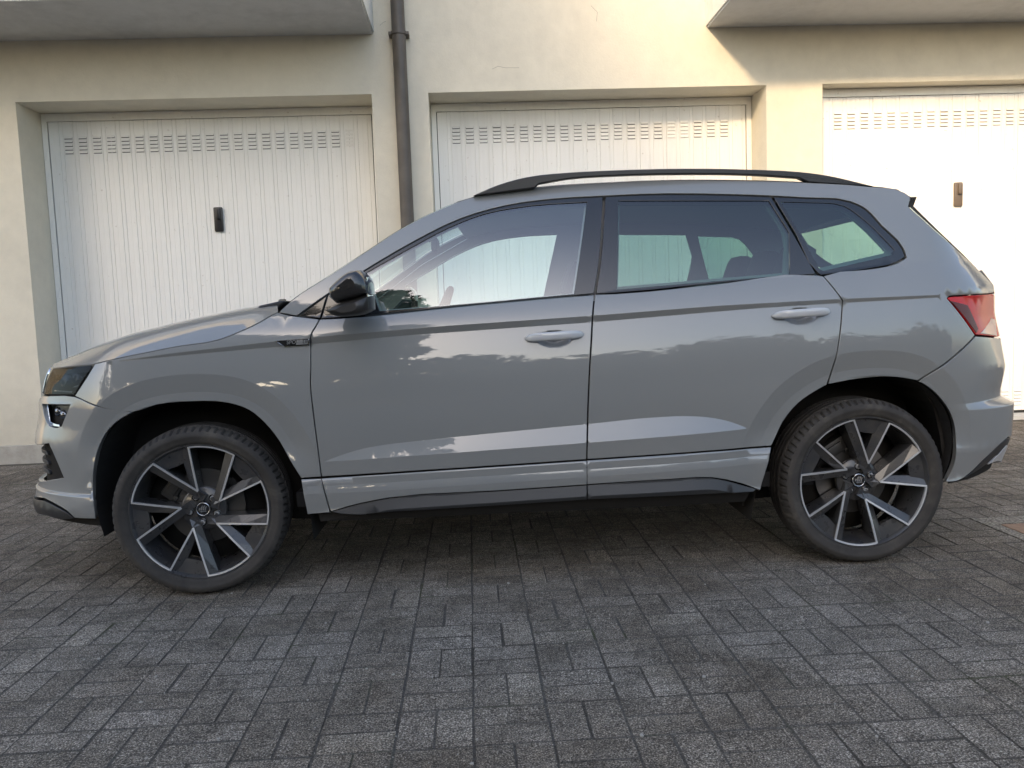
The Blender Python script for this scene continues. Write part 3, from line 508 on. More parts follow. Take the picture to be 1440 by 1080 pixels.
 'rear_bumper': [[(3.44,0.872),(3.447,0.645),(4.1541,0.645),(4.1541,0.45),(3.55,0.447),(3.3559,0.4657),(3.3122,0.4544),(3.2776,0.4419),(3.2507,0.4282),(3.2262,0.4149),(3.2016,0.4015),(3.1785,0.3878),(3.1593,0.3746),(3.1411,0.3611),(3.1226,0.3482),(3.1089,0.3389),(3.0936,0.3303),(3.076,0.3235),(3.0618,0.3193),(3.0474,0.3159),(3.0331,0.3136),(3.0145,0.3131),(2.9961,0.3143),(2.9783,0.3154),(2.9901,0.3273),(3.0001,0.3398),(3.0066,0.3535),(3.0125,0.3696),(3.0173,0.3862),(3.0204,0.4031),(3.0215,0.4302),(3.0243,0.4568),(3.0257,0.4833),(3.031,0.508),(3.0283,0.5342),(3.0221,0.5599),(3.0121,0.5836),(2.9992,0.6067),(2.9837,0.6287),(2.9664,0.6493),(2.9473,0.6686),(2.9272,0.6864),(2.9149,0.6962),(2.9023,0.7055),(2.8892,0.7139),(2.88,0.7189),(2.8707,0.7234),(2.8614,0.728),(3.1282,0.8981),(3.3549,0.8807)]],
 'diffuser': [[(3.55,0.443),(4.1541,0.445),(4.1541,0.37),(3.6,0.37),(3.2882,0.3892),(3.2683,0.3802),(3.2491,0.3712),(3.2291,0.3628),(3.2015,0.3532),(3.1744,0.3442),(3.1483,0.336),(3.125,0.3303),(3.1016,0.3254),(3.0793,0.3204),(3.0965,0.328),(3.1134,0.3358),(3.1278,0.3446),(3.1466,0.3574),(3.1652,0.3708),(3.185,0.3839),(3.2088,0.3975),(3.2339,0.4108),(3.2587,0.4241),(3.2843,0.4374),(3.3151,0.45),(3.3569,0.461)]],
 'skid_plate': [[(3.6,0.395),(4.1541,0.395),(4.1541,0.3),(3.6,0.31),(3.3281,0.3618),(3.2311,0.3594),(3.2508,0.3681),(3.271,0.3767),(3.2909,0.3857),(3.3168,0.3996),(3.3423,0.4143),(3.3726,0.4282)]],
}
CURVES = {
 'roof_edge': [(0.3463,-0.8412,1.0921),(0.3633,-0.8367,1.1077),(0.3803,-0.832,1.1234),(0.3978,-0.8272,1.1384),(0.4415,-0.8171,1.1696),(0.4879,-0.8076,1.1976),(0.5346,-0.7975,1.2256),(0.5895,-0.7838,1.2605),(0.6448,-0.7689,1.2956),(0.7004,-0.7526,1.3311),(0.7402,-0.7399,1.3574),(0.7802,-0.7266,1.3839),(0.8213,-0.7135,1.4092),(0.8771,-0.6974,1.4397),(0.9347,-0.6821,1.468),(0.9938,-0.6676,1.4938),(1.0294,-0.6594,1.5081),(1.0654,-0.6517,1.5215),(1.102,-0.6448,1.5334),(1.1916,-0.6337,1.5529),(1.2836,-0.6284,1.5634),(1.376,-0.6256,1.5708),(1.481,-0.6243,1.5772),(1.5861,-0.6263,1.5796),(1.6911,-0.6294,1.5808),(1.7627,-0.6313,1.5818),(1.8344,-0.6329,1.5824),(1.906,-0.6349,1.582),(2.0038,-0.6385,1.5799),(2.1017,-0.6419,1.5761),(2.1995,-0.6454,1.5715),(2.2971,-0.6495,1.566),(2.3947,-0.6537,1.5596),(2.4921,-0.6581,1.5519),(2.5806,-0.6603,1.5449),(2.6699,-0.661,1.5372),(2.758,-0.6635,1.5256),(2.8092,-0.6626,1.5211),(2.8605,-0.6613,1.5155),(2.9033,-0.6665,1.4975),(2.911,-0.6694,1.4905),(2.9183,-0.6725,1.4829),(2.9256,-0.6756,1.4753)],
 'rear_edge': [(2.9045,-0.6992,1.4353),(2.9387,-0.7135,1.396),(2.9749,-0.7239,1.3573),(3.0164,-0.7247,1.3195),(3.0599,-0.7172,1.2853),(3.1121,-0.6954,1.2516),(3.1724,-0.6599,1.2174),(3.1893,-0.6576,1.2027),(3.2028,-0.6608,1.1877),(3.2184,-0.6605,1.1729)],
 'hood_edge': [(-0.3669,-0.8441,0.9205),(-0.3327,-0.8546,0.9269),(-0.3003,-0.8617,0.933),(-0.2698,-0.8644,0.9387),(-0.2367,-0.8676,0.9442),(-0.2037,-0.8703,0.9494),(-0.171,-0.8724,0.9545),(-0.1249,-0.8741,0.9621),(-0.0791,-0.8752,0.9697),(-0.0334,-0.876,0.9768),(0.0193,-0.8781,0.982),(0.0719,-0.88,0.9864),(0.1227,-0.8793,0.9956),(0.1463,-0.8774,1.0028),(0.1694,-0.8748,1.0112),(0.1923,-0.8717,1.0201),(0.2228,-0.8669,1.0324),(0.2529,-0.861,1.0456),(0.282,-0.8535,1.0602),(0.2957,-0.8488,1.0684),(0.3096,-0.8447,1.0769),(0.3244,-0.8428,1.0846),(0.3316,-0.8421,1.0877),(0.3389,-0.8415,1.0906),(0.3463,-0.8408,1.0934)],
 'hood_nose': [(-0.3803,-0.8394,0.9166),(-0.5001,-0.757,0.9101),(-0.6334,-0.6402,0.8986)],
 'hood_top': [(-0.6961,0.9065),(-0.6446,0.9501),(-0.5216,0.9911),(-0.3168,1.0442),(-0.1127,1.0853),(0.0883,1.1205),(0.2222,1.1369)],
 'rail_up': [(1.1197,1.5393),(1.1531,1.5526),(1.1865,1.5659),(1.2204,1.5778),(1.2592,1.5888),(1.2985,1.5981),(1.3382,1.6057),(1.3964,1.6129),(1.4553,1.6165),(1.5143,1.619),(1.5729,1.621),(1.6317,1.6218),(1.6905,1.6223),(1.7886,1.6228),(1.8869,1.6224),(1.9854,1.6206),(2.084,1.6176),(2.1829,1.6132),(2.2818,1.6074),(2.3414,1.6036),(2.401,1.5994),(2.4606,1.5934),(2.5005,1.5882),(2.5404,1.5824),(2.5801,1.5752),(2.6202,1.5663),(2.6602,1.5561),(2.7001,1.5454),(2.7241,1.539),(2.7482,1.5324),(2.7723,1.5258)],
 'rail_low': [(2.7723,1.5258),(2.5022,1.55),(2.4634,1.5686),(2.4028,1.5746),(2.3422,1.5805),(2.2816,1.5857),(2.1826,1.5919),(2.0837,1.5961),(1.985,1.599),(1.8865,1.601),(1.7881,1.6017),(1.69,1.6008),(1.631,1.5999),(1.5721,1.5985),(1.5135,1.5946),(1.4712,1.5896),(1.4291,1.5833),(1.387,1.577),(1.3719,1.5631),(1.1193,1.5307)],
 'mirror_cap': [(0.5926,1.1673),(0.6058,1.18),(0.6191,1.1927),(0.6332,1.2044),(0.645,1.2132),(0.6573,1.2214),(0.6704,1.2275),(0.6813,1.2301),(0.6927,1.2314),(0.7041,1.2327),(0.7118,1.2263),(0.7195,1.2199),(0.7262,1.2127),(0.7321,1.2034),(0.7368,1.1932),(0.7401,1.1827),(0.7415,1.1701),(0.7411,1.1571),(0.7407,1.1441),(0.7198,1.1387),(0.6989,1.1333),(0.678,1.1282),(0.6572,1.1236),(0.6363,1.1193),(0.6154,1.115),(0.5934,1.1364)],
 'mirror_base': [(0.6204,1.1122),(0.6392,1.1173),(0.6585,1.1208),(0.6778,1.1244),(0.6991,1.1291),(0.7204,1.134),(0.7417,1.1389),(0.7418,1.0898),(0.7343,1.0856),(0.7269,1.0814),(0.7192,1.0777),(0.7007,1.0721),(0.6813,1.0694),(0.6619,1.0681),(0.6426,1.0671),(0.6233,1.0674),(0.6053,1.0714),(0.595,1.0769),(0.5852,1.0837),(0.5754,1.0906),(0.5903,1.0982),(0.6052,1.1058)],
 'handle_f': [[1.4182822332080263,0.9580131838951959]],
 'handle_r': [[2.393559693560645,1.000283280846651]],
 'lamp_dark': [[3.0049,1.0446],[3.0966,1.0233],[3.1536,0.9241],[3.1336,0.9078]],
 'lamp_clear': [[3.1614,0.9066],[3.3274,0.9648],[3.3917,0.9573],[3.3616,0.8879]],
 'badge': [[0.3413,0.9838],[0.3603,0.9845],[0.4708,0.9858],[0.4679,0.961],[0.3729,0.9591]],
 'wheel_front': [(-0.0002,0.33)],
 'cowl': [(0.2191,1.1036),(0.2379,1.1235),(0.2911,1.1333),(0.3295,1.1407),(0.3439,1.1373),(0.313,1.109),(0.2889,1.0982)],
}

STEER = 6.0

# ---------------------------------------------------------------- car materials
def paint():
    m = mat('paint_grey', (.206,.212,.209), .45, coat=1., spec=.4); n = N(m); p = n.pos(); n.b.inputs['Coat IOR'].default_value = 1.68
    d = n.ramp(n.noise(2.5,5,.6,p,.4),[(.4,(0,0,0)),(.75,(1,1,1))])
    zz = n.new('ShaderNodeSeparateXYZ'); n.link(p, zz.inputs[0]); low = n.math('SUBTRACT', 1., n.math('MULTIPLY', zz.outputs[2], 1.6)); low = n.math('MAXIMUM', low, 0.)
    spots = n.ramp(n.noise(70,3,.6,p),[(.55,(0,0,0)),(.75,(1,1,1))]); grime = n.math('MULTIPLY', low, n.math('MULTIPLY_ADD', spots, .5, n.math('MULTIPLY', d, .6)))
    n.link(n.mix(n.math('MULTIPLY_ADD',grime,.55,n.math('MULTIPLY',d,.05)),(.206,.212,.209),(.30,.27,.23)), n.b.inputs['Base Color'])
    n.link(n.math('MULTIPLY_ADD',n.noise(5,5,.6,p),.05,.0), n.b.inputs['Coat Roughness']); return m
M['paint'] = paint()
M['gloss_black'] = mat('gloss_black', (.012,.012,.013), .12, coat=.6); M['satin_black'] = mat('satin_black', (.022,.022,.023), .42)
M['matt_black'] = mat('matt_black', (.03,.029,.028), .85, spec=.15); M['black_plastic'] = mat('black_plastic', (.036,.037,.039), .45); M['liner'] = mat('liner', (.022,.020,.018), .95, spec=.2)
M['chrome'] = mat('chrome', (.75,.76,.78), .12, metal=1.); M['silver'] = mat('machined_alloy', (.56,.56,.56), .36, metal=.5)
M['alloy_dark'] = mat('alloy_anthracite', (.035,.035,.037), .32, coat=.4); n = N(M['alloy_dark'])
n.link(n.mix(n.math('MULTIPLY',n.ramp(n.noise(18,5,.6,n.pos()),[(.42,(0,0,0)),(.75,(1,1,1))]),.5),(.035,.035,.037),(.085,.075,.062)), n.b.inputs['Base Color']); n.link(n.math('MULTIPLY_ADD',n.noise(25,4,.6,n.pos()),.4,.12), n.b.inputs['Roughness'])
def tyre_mat():
    m = mat('rubber', (.030,.029,.028), .8, spec=.3); n = N(m); p = n.pos()
    c = n.ramp(n.noise(9,6,.65,p,.5),[(.3,(.030,.028,.026)),(.55,(.052,.047,.042)),(.8,(.11,.098,.08))]); n.link(c, n.b.inputs['Base Color']); n.bump(n.noise(140,4,.6,p),.15,.003); return m
M['rubber'] = tyre_mat()
M['disc'] = mat('brake_disc', (.13,.125,.12), .38, metal=1.); M['caliper'] = mat('caliper', (.07,.067,.063), .5, metal=.6)
M['trim_grey'] = mat('cabin_trim', (.30,.30,.30), .85); M['seat'] = mat('seat_fabric', (.035,.036,.040), .85); M['cabin_dark'] = mat('cabin_dark', (.02,.02,.021), .8)
M['headliner'] = mat('headliner', (.45,.45,.44), .95)
def glass(name, tint, refl=1.0, ior=2.1):
    m = bpy.data.materials.new(name); m.use_nodes = True; t = m.node_tree; t.nodes.remove(t.nodes['Principled BSDF']); out = t.nodes['Material Output']
    tr = t.nodes.new('ShaderNodeBsdfTransparent'); tr.inputs[0].default_value = (*tint,1)
    gl = t.nodes.new('ShaderNodeBsdfGlossy'); gl.inputs['Roughness'].default_value = .004; gl.inputs[0].default_value = (refl,refl,refl,1)
    fr = t.nodes.new('ShaderNodeFresnel'); ge = t.nodes.new('ShaderNodeNewGeometry'); mr = t.nodes.new('ShaderNodeMapRange'); mr.inputs['To Min'].default_value = ior; mr.inputs['To Max'].default_value = 1/ior; t.links.new(ge.outputs['Backfacing'],mr.inputs['Value']); t.links.new(mr.outputs[0],fr.inputs[0])   # same reflectance from both sides of a thin pane
    mx = t.nodes.new('ShaderNodeMixShader'); t.links.new(fr.outputs[0],mx.inputs[0]); t.links.new(tr.outputs[0],mx.inputs[1]); t.links.new(gl.outputs[0],mx.inputs[2]); t.links.new(mx.outputs[0],out.inputs[0]); return m
M['glass'] = glass('window_glass', (.78,.92,.89), ior=2.35); M['glass_dark'] = glass('privacy_glass', (.31,.50,.45), ior=1.85); M['far_glass'] = glass('far_window_glass', (.80,.92,.89), ior=1.5); M['far_glass_dark'] = glass('far_privacy_glass', (.62,.76,.72), ior=1.5); M['lens'] = glass('lamp_lens', (.24,.25,.26), .4, ior=1.4)
M['red'] = mat('lamp_red', (.52,.010,.012), .25, coat=.25, spec=.3); M['dark_red'] = mat('lamp_dark_red', (.10,.014,.012), .3, coat=.2, spec=.3); M['pink'] = mat('lamp_clear', (.42,.20,.19), .2, coat=1.)
M['lamp_black'] = mat('lamp_housing', (.02,.021,.023), .3); M['led'] = mat('lamp_reflector', (.7,.72,.75), .15, metal=1.)

# ---------------------------------------------------------------- car
car = empty('parked_car', CAR_LOC, CAR_ROT)
tag(car, 'grey compact SUV with black roof rails parked side-on before the garages', 'car')
FEAT = ('belt','c1','c2','w1','w2','k1','k2')
def panel(name, key, material, parent, off=0., gap=.0022, depth=.02, h=.03, center=None, far=True, holes=True, extra=0.):
    """one body panel cut out of the shell; returns [near, far] or, with center, one piece running right across"""
    polys = PANELS[key] if isinstance(key,str) else key
    outer = np.array(polys[0]); 
    if .5*np.sum(outer[:,0]*np.roll(outer[:,1],-1)-np.roll(outer[:,0],-1)*outer[:,1]) < 0: outer = outer[::-1]
    rings = [outer]
    if holes:
        for hp in polys[1:]:
            hp = np.array(hp)
            if .5*np.sum(hp[:,0]*np.roll(hp[:,1],-1)-np.roll(hp[:,0],-1)*hp[:,1]) > 0: hp = hp[::-1]
            rings.append(hp)
    fix = None if center is None else (S0 if center == 'front' else S1)
    def clean(P):
        keep = [i for i in range(len(P)) if np.hypot(*(P[i]-P[i-1])) > 1e-4]; return P[keep]
    R0, R1 = [], []
    for P in rings:
        P = resample(clean(P), h); on = np.zeros(len(P),bool) if fix is None else np.abs(P[:,0]-fix) < 1e-6
        a = inset_poly(P, gap); b = inset_poly(P, gap+.0016)
        if fix is not None: a[on,0] = fix; b[on,0] = fix; 
        R1.append((a,on)); R0.append((b,on))
    A = np.vstack([r for r,_ in R0])
    lo, hi = outer.min(0), outer.max(0)
    ss = np.arange(lo[0],hi[0],h); zz = np.arange(lo[1],hi[1],h)
    pts = [np.stack(np.meshgrid(ss+h/3,zz+h/3),-1).reshape(-1,2)]
    pts[0][::2,1] += h*.25
    rows_ = [None]
    for k in FEAT:
        xs = np.arange(max(lo[0],LN[k][0,0]),min(hi[0],LN[k][-1,0]),h*.7)
        if len(xs):
            for d in (-.0055,-.0015,.0015,.0055)+{'k1':(-.0066,-.0094,-.0338,-.0362,-.0638,-.0662),'k2':(-.0405,-.0435)}.get(k,()): pts.append(np.stack([xs,_line(k,xs)+d],1))
    if isinstance(key,str) and ('fender' in key or 'rear_door' == key or 'body_side' == key or 'bumper' in key):
        for AR in (ARCH_F,ARCH_R):
            q = resample_open(AR,.02)
            for d in (.020,.028,.0345,.0375,.046,.07,.09,.098,.1045,.1075,.115):
                t = np.gradient(q,axis=0); t /= np.linalg.norm(t,axis=1)[:,None]+1e-9
                pts.append(q+np.stack([-t[:,1],t[:,0]],1)*d)
        if 'rear_bumper' == key:
            xs = np.arange(lo[0],hi[0],h*.7)
            for z in (.596,.600,.603,.610,.618,.626,.632,.638): pts.append(np.stack([xs,xs*0+z],1))
        if 'front_bumper' == key:
            xs = np.arange(lo[0],hi[0],h*.7)
            for z in (.400,.405,.409,.413,.416): pts.append(np.stack([xs,xs*0+z],1))
    if isinstance(key,str) and key in ('front_door','rear_door'):
        for hx,hz,_ in HANDLES: pts.append(np.stack(np.meshgrid(np.arange(hx-.09,hx+.09,.006),np.arange(hz-.045,hz+.045,.005)),-1).reshape(-1,2))
    rid = np.concatenate([np.full(len(q),i) for i,q in enumerate(pts)]); pid = np.concatenate([np.arange(len(q)) for q in pts]); nmesh = len(pts[0]); nh = len(pts)-1 if isinstance(key,str) and key in ('front_door','rear_door') else 10**6
    pts = np.vstack(pts)
    # keep plain grid points clear of the crease rows
    if isinstance(key,str):
        gm = rid == 0; keep = np.ones(len(pts),bool)
        for k in FEAT: keep &= ~(gm & (np.abs(pts[:,1]-_line(k,pts[:,0])) < .009))
        for k,o_ in (('k1',-.008),('k1',-.035),('k1',-.065),('k2',-.042)): keep &= ~(gm & (np.abs(pts[:,1]-_line(k,pts[:,0])-o_) < .006))
        if 'fender' in key or key in ('rear_door','body_side') or 'bumper' in key:
            for AR in (ARCH_F,ARCH_R):
                d_ = arch_dist(pts[:,0],pts[:,1],AR); keep &= ~(gm & ((np.abs(d_-.106) < .010)|(np.abs(d_-.036) < .008)))
        pts, rid, pid = pts[keep], rid[keep], pid[keep]
    for P,(r,_) in zip(rings,R0):
        k_ = in_poly(pts,r) if P is rings[0] else ~in_poly(pts,r)
        pts, rid, pid = pts[k_], rid[k_], pid[k_]
        if len(pts): k_ = seg_dist(pts,r) > .004; pts, rid, pid = pts[k_], rid[k_], pid[k_]
    allp = np.vstack([A,pts]); edges = []; n0 = 0
    for r,_ in R0:
        m = len(r); edges += [(n0+i,n0+(i+1)%m) for i in range(m)]; n0 += m
    for i in range(len(pts)-1):
        if 0 < rid[i] == rid[i+1] and rid[i] < nh-1 and pid[i+1] == pid[i]+1: edges.append((n0+i,n0+i+1))
    res = delaunay_2d_cdt([Vector((float(a),float(b))) for a,b in allp], edges, [], 0, 1e-6)
    V2 = np.array([q[:] for q in res[0]]); T = np.array([t for t in res[2] if len(t) == 3]); cen = V2[T].mean(1)
    ok = in_poly(cen,R0[0][0])
    for r,_ in R0[1:]: ok &= ~in_poly(cen,r)
    T = T[ok]
    ar = (V2[T[:,1],0]-V2[T[:,0],0])*(V2[T[:,2],1]-V2[T[:,0],1])-(V2[T[:,2],0]-V2[T[:,0],0])*(V2[T[:,1],1]-V2[T[:,0],1])
    T[ar < 0] = T[ar < 0][:,::-1]
    V = list(surf(V2[:,0],V2[:,1],off)); NN = list(surf_n(V2[:,0],V2[:,1])); F = [tuple(t) for t in T]
    for (b,on),(a,_) in zip(R0,R1):                       # rounded edge and return flange
        m = len(a); n0 = len(V); nb = surf_n(b[:,0],b[:,1]); pb = surf(b[:,0],b[:,1],off); pa = surf(a[:,0],a[:,1],off)-nb*.0016; pd = surf(a[:,0],a[:,1],off)-nb*depth
        out = pa-pb; out -= nb*(out*nb).sum(1)[:,None]; out /= np.linalg.norm(out,axis=1)[:,None]+1e-9
        for P_,n_ in ((pb,nb),(pa,(nb+out*1.4)),(pa,out),(pd,out)):
            n_ = n_/np.linalg.norm(n_,axis=1)[:,None]; V += list(P_); NN += list(n_)
        for i in range(m):
            j = (i+1)%m
            if on[i] and on[j]: continue
            F += [(n0+i,n0+m+i,n0+m+j,n0+j),(n0+2*m+i,n0+3*m+i,n0+3*m+j,n0+2*m+j)]
    V = np.array(V); NN = np.array(NN); MV = V*[1,-1,1]; MN = NN*[1,-1,1]
    if center is not None:
        nv = len(V); return [mesh_obj(name, np.vstack([V,MV]), F+[tuple(i+nv for i in f[::-1]) for f in F], material, parent if not isinstance(parent,(list,tuple)) else parent[0], normals=np.vstack([NN,MN]))]
    pr = parent if isinstance(parent,(list,tuple)) else [parent,parent]
    o = [mesh_obj(name, V, F, material, pr[0], normals=NN)]
    if far: o.append(mesh_obj(name, MV, [f[::-1] for f in F], material, pr[1], normals=MN))
    return o
def both(name, mb, material, parent, angle=None, smooth=False):
    """a piece and its mirror image on the far side"""
    pr = parent if isinstance(parent,(list,tuple)) else [parent,parent]
    o1 = mb.build(name, material, pr[0], smooth, angle); m2 = MB(); m2.v = [(x,-y,z) for x,y,z in mb.v]; m2.f = [f[::-1] for f in mb.f]
    return [o1, m2.build(name, material, pr[1], smooth, angle)]
PT = M['paint']
side = panel('body_side','body_side',PT,car)
fend = panel('fender','fender',PT,car)
panel('fender_cladding','fender_cladding',PT,fend)
fb = panel('front_bumper','front_bumper',PT,car,center='front')
panel('splitter','splitter',M['satin_black'],fb[0],off=.004,center='front')
panel('upper_grille','upper_grille',M['gloss_black'],car,off=-.012,center='front')
fdoor = panel('front_door','front_door',PT,car); rdoor = panel('rear_door','rear_door',PT,car)
panel('door_cladding','front_door_cladding',PT,fdoor,gap=.0004); panel('door_cladding','rear_door_cladding',PT,rdoor,gap=.0004)
panel('sill_trim','front_sill_trim',M['black_plastic'],fdoor,off=-.004,gap=.0005); panel('sill_trim','rear_sill_trim',M['black_plastic'],rdoor,off=-.004,gap=.0005)
panel('window_frame','front_door_frame',M['gloss_black'],fdoor,off=-.003,gap=.0018); panel('window_frame','rear_door_frame',M['gloss_black'],rdoor,off=-.003,gap=.0018)
for ky,m_,d_ in (('front_glass','glass',fdoor),('rear_glass','glass_dark',rdoor)):
    gp_ = panel('window_glass',ky,M[m_],d_,off=-.008,gap=0,depth=.004); gp_[1].data.materials[0] = M['far_glass' if m_ == 'glass' else 'far_glass_dark']
panel('corner_trim','corner_trim',M['gloss_black'],side,off=-.003)
panel('quarter_window_frame','quarter_frame',M['gloss_black'],side,off=-.002,gap=.001); panel('quarter_glass','quarter_glass',M['glass_dark'],side,off=-.006,gap=0,depth=.004)
tg_ = panel('tailgate','tailgate',PT,car,center='rear'); rb = panel('rear_bumper','rear_bumper',PT,car,center='rear')
panel('diffuser','diffuser',M['satin_black'],rb[0],off=-.006,center='rear'); panel('skid_plate','skid_plate',M['silver'],rb[0],off=-.004,center='rear')
tl = panel('tail_light','tail_light',M['red'],car,off=-.001)
hl = panel('headlight','headlight',M['lens'],car,off=-.001,depth=.004)
panel('lamp_housing','headlight',M['lamp_black'],hl,off=-.055,gap=.001,depth=.002)
fog = panel('fog_light','fog_light',M['lamp_black'],[fb[0],fb[0]],off=-.035,gap=-.004,depth=.004)

# ---- top skins: hood, windscreen, roof, rear window
def grid_obj(name, rows, material, parent, thick=0.):
    rows = np.array(rows); a,b,_ = rows.shape; V = rows.reshape(-1,3); F = [(i*b+j,i*b+j+1,(i+1)*b+j+1,(i+1)*b+j) for i in range(a-1) for j in range(b-1)]
    du = np.gradient(rows,axis=0); dv = np.gradient(rows,axis=1); nn = np.cross(dv,du); nn /= np.linalg.norm(nn,axis=2)[...,None]+1e-9
    if nn[...,2].mean() < 0: nn = -nn; F = [f[::-1] for f in F]
    F = [f[::-1] if False else f for f in F]
    return mesh_obj(name, V, F, material, parent, normals=nn.reshape(-1,3))
def curve_at(P, n):
    P = np.array(P); L = np.concatenate([[0],np.cumsum(np.linalg.norm(np.diff(P,axis=0),axis=1))]); t = np.linspace(0,L[-1],n); return np.stack([np.interp(t,L,P[:,k]) for k in range(3)],1)
u = np.linspace(-1,1,33)
def deck(edge, crown, fwd, p=2.):
    """rows running across the car from the near edge to the far one"""
    out = []
    for i,(x,y,z) in enumerate(edge):
        c = crown[i]; f = fwd[i]; w_ = 1-np.abs(u)**p; out.append(np.stack([x-f*w_, -u*y, z+c*w_],1))
    return out
RE = np.array(CURVES['roof_edge']); ihd = int(np.argmin(np.abs(RE[:,0]-1.06)))
ws = curve_at(RE[:ihd+1],24); rf = curve_at(RE[ihd:],30)
t = np.linspace(0,1,24); screen = grid_obj('windscreen', deck(ws, .015+.02*t, .07-.03*t), M['glass'], car)
t = np.linspace(0,1,30); roof = grid_obj('roof', deck(rf, .03+0*t, .04*(1-t)**2-.02*t**4, 2.6), PT, car)
hd_ = np.array(deck(rf, .03+0*t, .04*(1-t)**2, 2.6)); hd_[...,2] -= .045; hd_[...,1] *= .97; grid_obj('headliner', hd_, M['headliner'], roof)
RW = curve_at([CURVES['roof_edge'][-1]]+CURVES['rear_edge'],20); t = np.linspace(0,1,20)
rear_rows = deck(RW, .012+0*t, -.10*np.ones(20)+.055*t, 9.); rr_ = np.array(rear_rows)
def strip_obj(nm, sub, m): return grid_obj(nm, sub, m, tg_[0])
for nm,i0,i1,j0,j1,m in (('rear_window',2,18,2,31,'far_glass_dark'),('window_border',0,3,0,33,'matt_black'),('window_border',17,20,0,33,'matt_black'),('window_border',2,18,0,3,'matt_black'),('window_border',2,18,30,33,'matt_black')): strip_obj(nm, rr_[i0:i1,j0:j1], M[m])
# roof spoiler over the rear window
rs = np.array(deck(curve_at(RE[-4:],8), .035*np.ones(8), np.linspace(-.0,-.055,8), 2.6)); 
sp = MB(); e0 = rs[-1]; tipx = np.array([(x+.012,y*.99,z-.012) for x,y,z in e0]); low = np.array([(x-.06,y*.985,z-.035) for x,y,z in e0])
k = len(e0); sp.add(list(e0)+list(tipx)+list(low), [(i,i+1,k+i+1,k+i) for i in range(k-1)]+[(k+i,k+i+1,2*k+i+1,2*k+i) for i in range(k-1)])
sp.build('roof_spoiler', PT, roof, smooth=True)
# hood
HE = np.array(CURVES['hood_edge']); HN = np.array(CURVES['hood_nose'])
_sn = np.linspace(S0,np.array(PANELS['headlight'][0])[:,0].min()-.05,7); nose = surf(_sn,np.full(7,.912),-.004)
edge = curve_at(np.vstack([nose, HN[::-1], HE]), 60); ht = np.array(CURVES['hood_top'])
tt = np.linspace(0,1,60); uu = np.linspace(0,1,27); rows = []
xc = np.interp(tt,[0,.25,.5,1],[nose[0][0],-.52,-.25,.13])
for i in range(60):
    x,y,z = edge[i]; x2 = x+(xc[i]-x)*uu; y2 = y*(1-uu)
    gprof = np.interp(uu,[0,.06,.14,.24,.4,.7,1],[0,.34,.66,.86,.965,1.0,1.01])
    zt = np.interp(x2,ht[:,0],ht[:,1])-.004
    zt = np.maximum(zt, z); r_ = np.stack([x2,y2,z+.0015+(zt-z)*gprof],1)
    rows.append(np.vstack([r_, (r_*[1,-1,1])[::-1][1:]]))
hood = grid_obj('hood', rows, PT, car)
fl = MB(); e1 = np.array(rows)[:,0]; e2 = e1+np.array([0,.012,-.03]); m_ = len(e1); fl.add(list(e1)+list(e2),[(i,i+1,m_+i+1,m_+i) for i in range(m_-1)]); both('hood_flange',fl,PT,hood)
# cowl and wiper at the foot of the windscreen
cw = MB(); cp_ = np.array(CURVES['cowl'])
for y0,y1 in ((-.70,.70),): cw.prism(cp_,y0,y1,.006)
cw.build('cowl', M['satin_black'], car, angle=40)
wp = MB(); wp.tube([(.33,-.62,1.125),(.20,-.2,1.150),(.15,.1,1.158)],.008,8).tube([(.36,-.66,1.12),(.47,-.25,1.215),(.55,.05,1.27)],.006,8); wp.build('wiper', M['satin_black'], screen)

# ---- dark inner shell, underbody, wheel housings
def poly_sz(pts): return [np.array(pts)]
inn = [(-1.3,.30),(-.40,.28)]+[(x-(.015 if x<0 else -.015),z+(.012)) for x,z in resample_open(ARCH_F,.05)[4:-4]]+[(.47,.27),(2.16,.27)]+[(x,z+.012) for x,z in resample_open(ARCH_R,.05)[4:-4]]+[(3.02,.30),(4.0,.34),(4.0,1.05),(3.3,1.05),(2.8,1.15),(2.0,1.12),(1.2,1.07),(.5,1.045),(.3,1.02),(-.1,.92),(-.45,.86),(-.8,.84),(-1.3,.84)]
panel('inner_shell',[inn],M['liner'],car,off=-.034,gap=0,depth=.002,h=.06)
ub = MB().box(.46,2.16,-.72,.72,.235,.275).box(-.45,.455,-.5,.5,.235,.275).box(2.165,3.0,-.5,.5,.25,.29); ub.build('underbody', M['liner'], car)
for wx,A in ((0,ARCH_F),(2.638,ARCH_R)):
    hs = MB(); q = resample_open(A,.04); m_ = len(q)
    o_ = q+(q-np.array([wx,.33]))*.012
    hs.add([(x,-.885,z) for x,z in o_]+[(x,-.56,z) for x,z in o_],[(i,i+1,m_+i+1,m_+i) for i in range(m_-1)])
    hs.add([(x,-.56,z) for x,z in o_],[tuple(range(m_))])
    both('wheel_housing',hs,M['liner'],car)

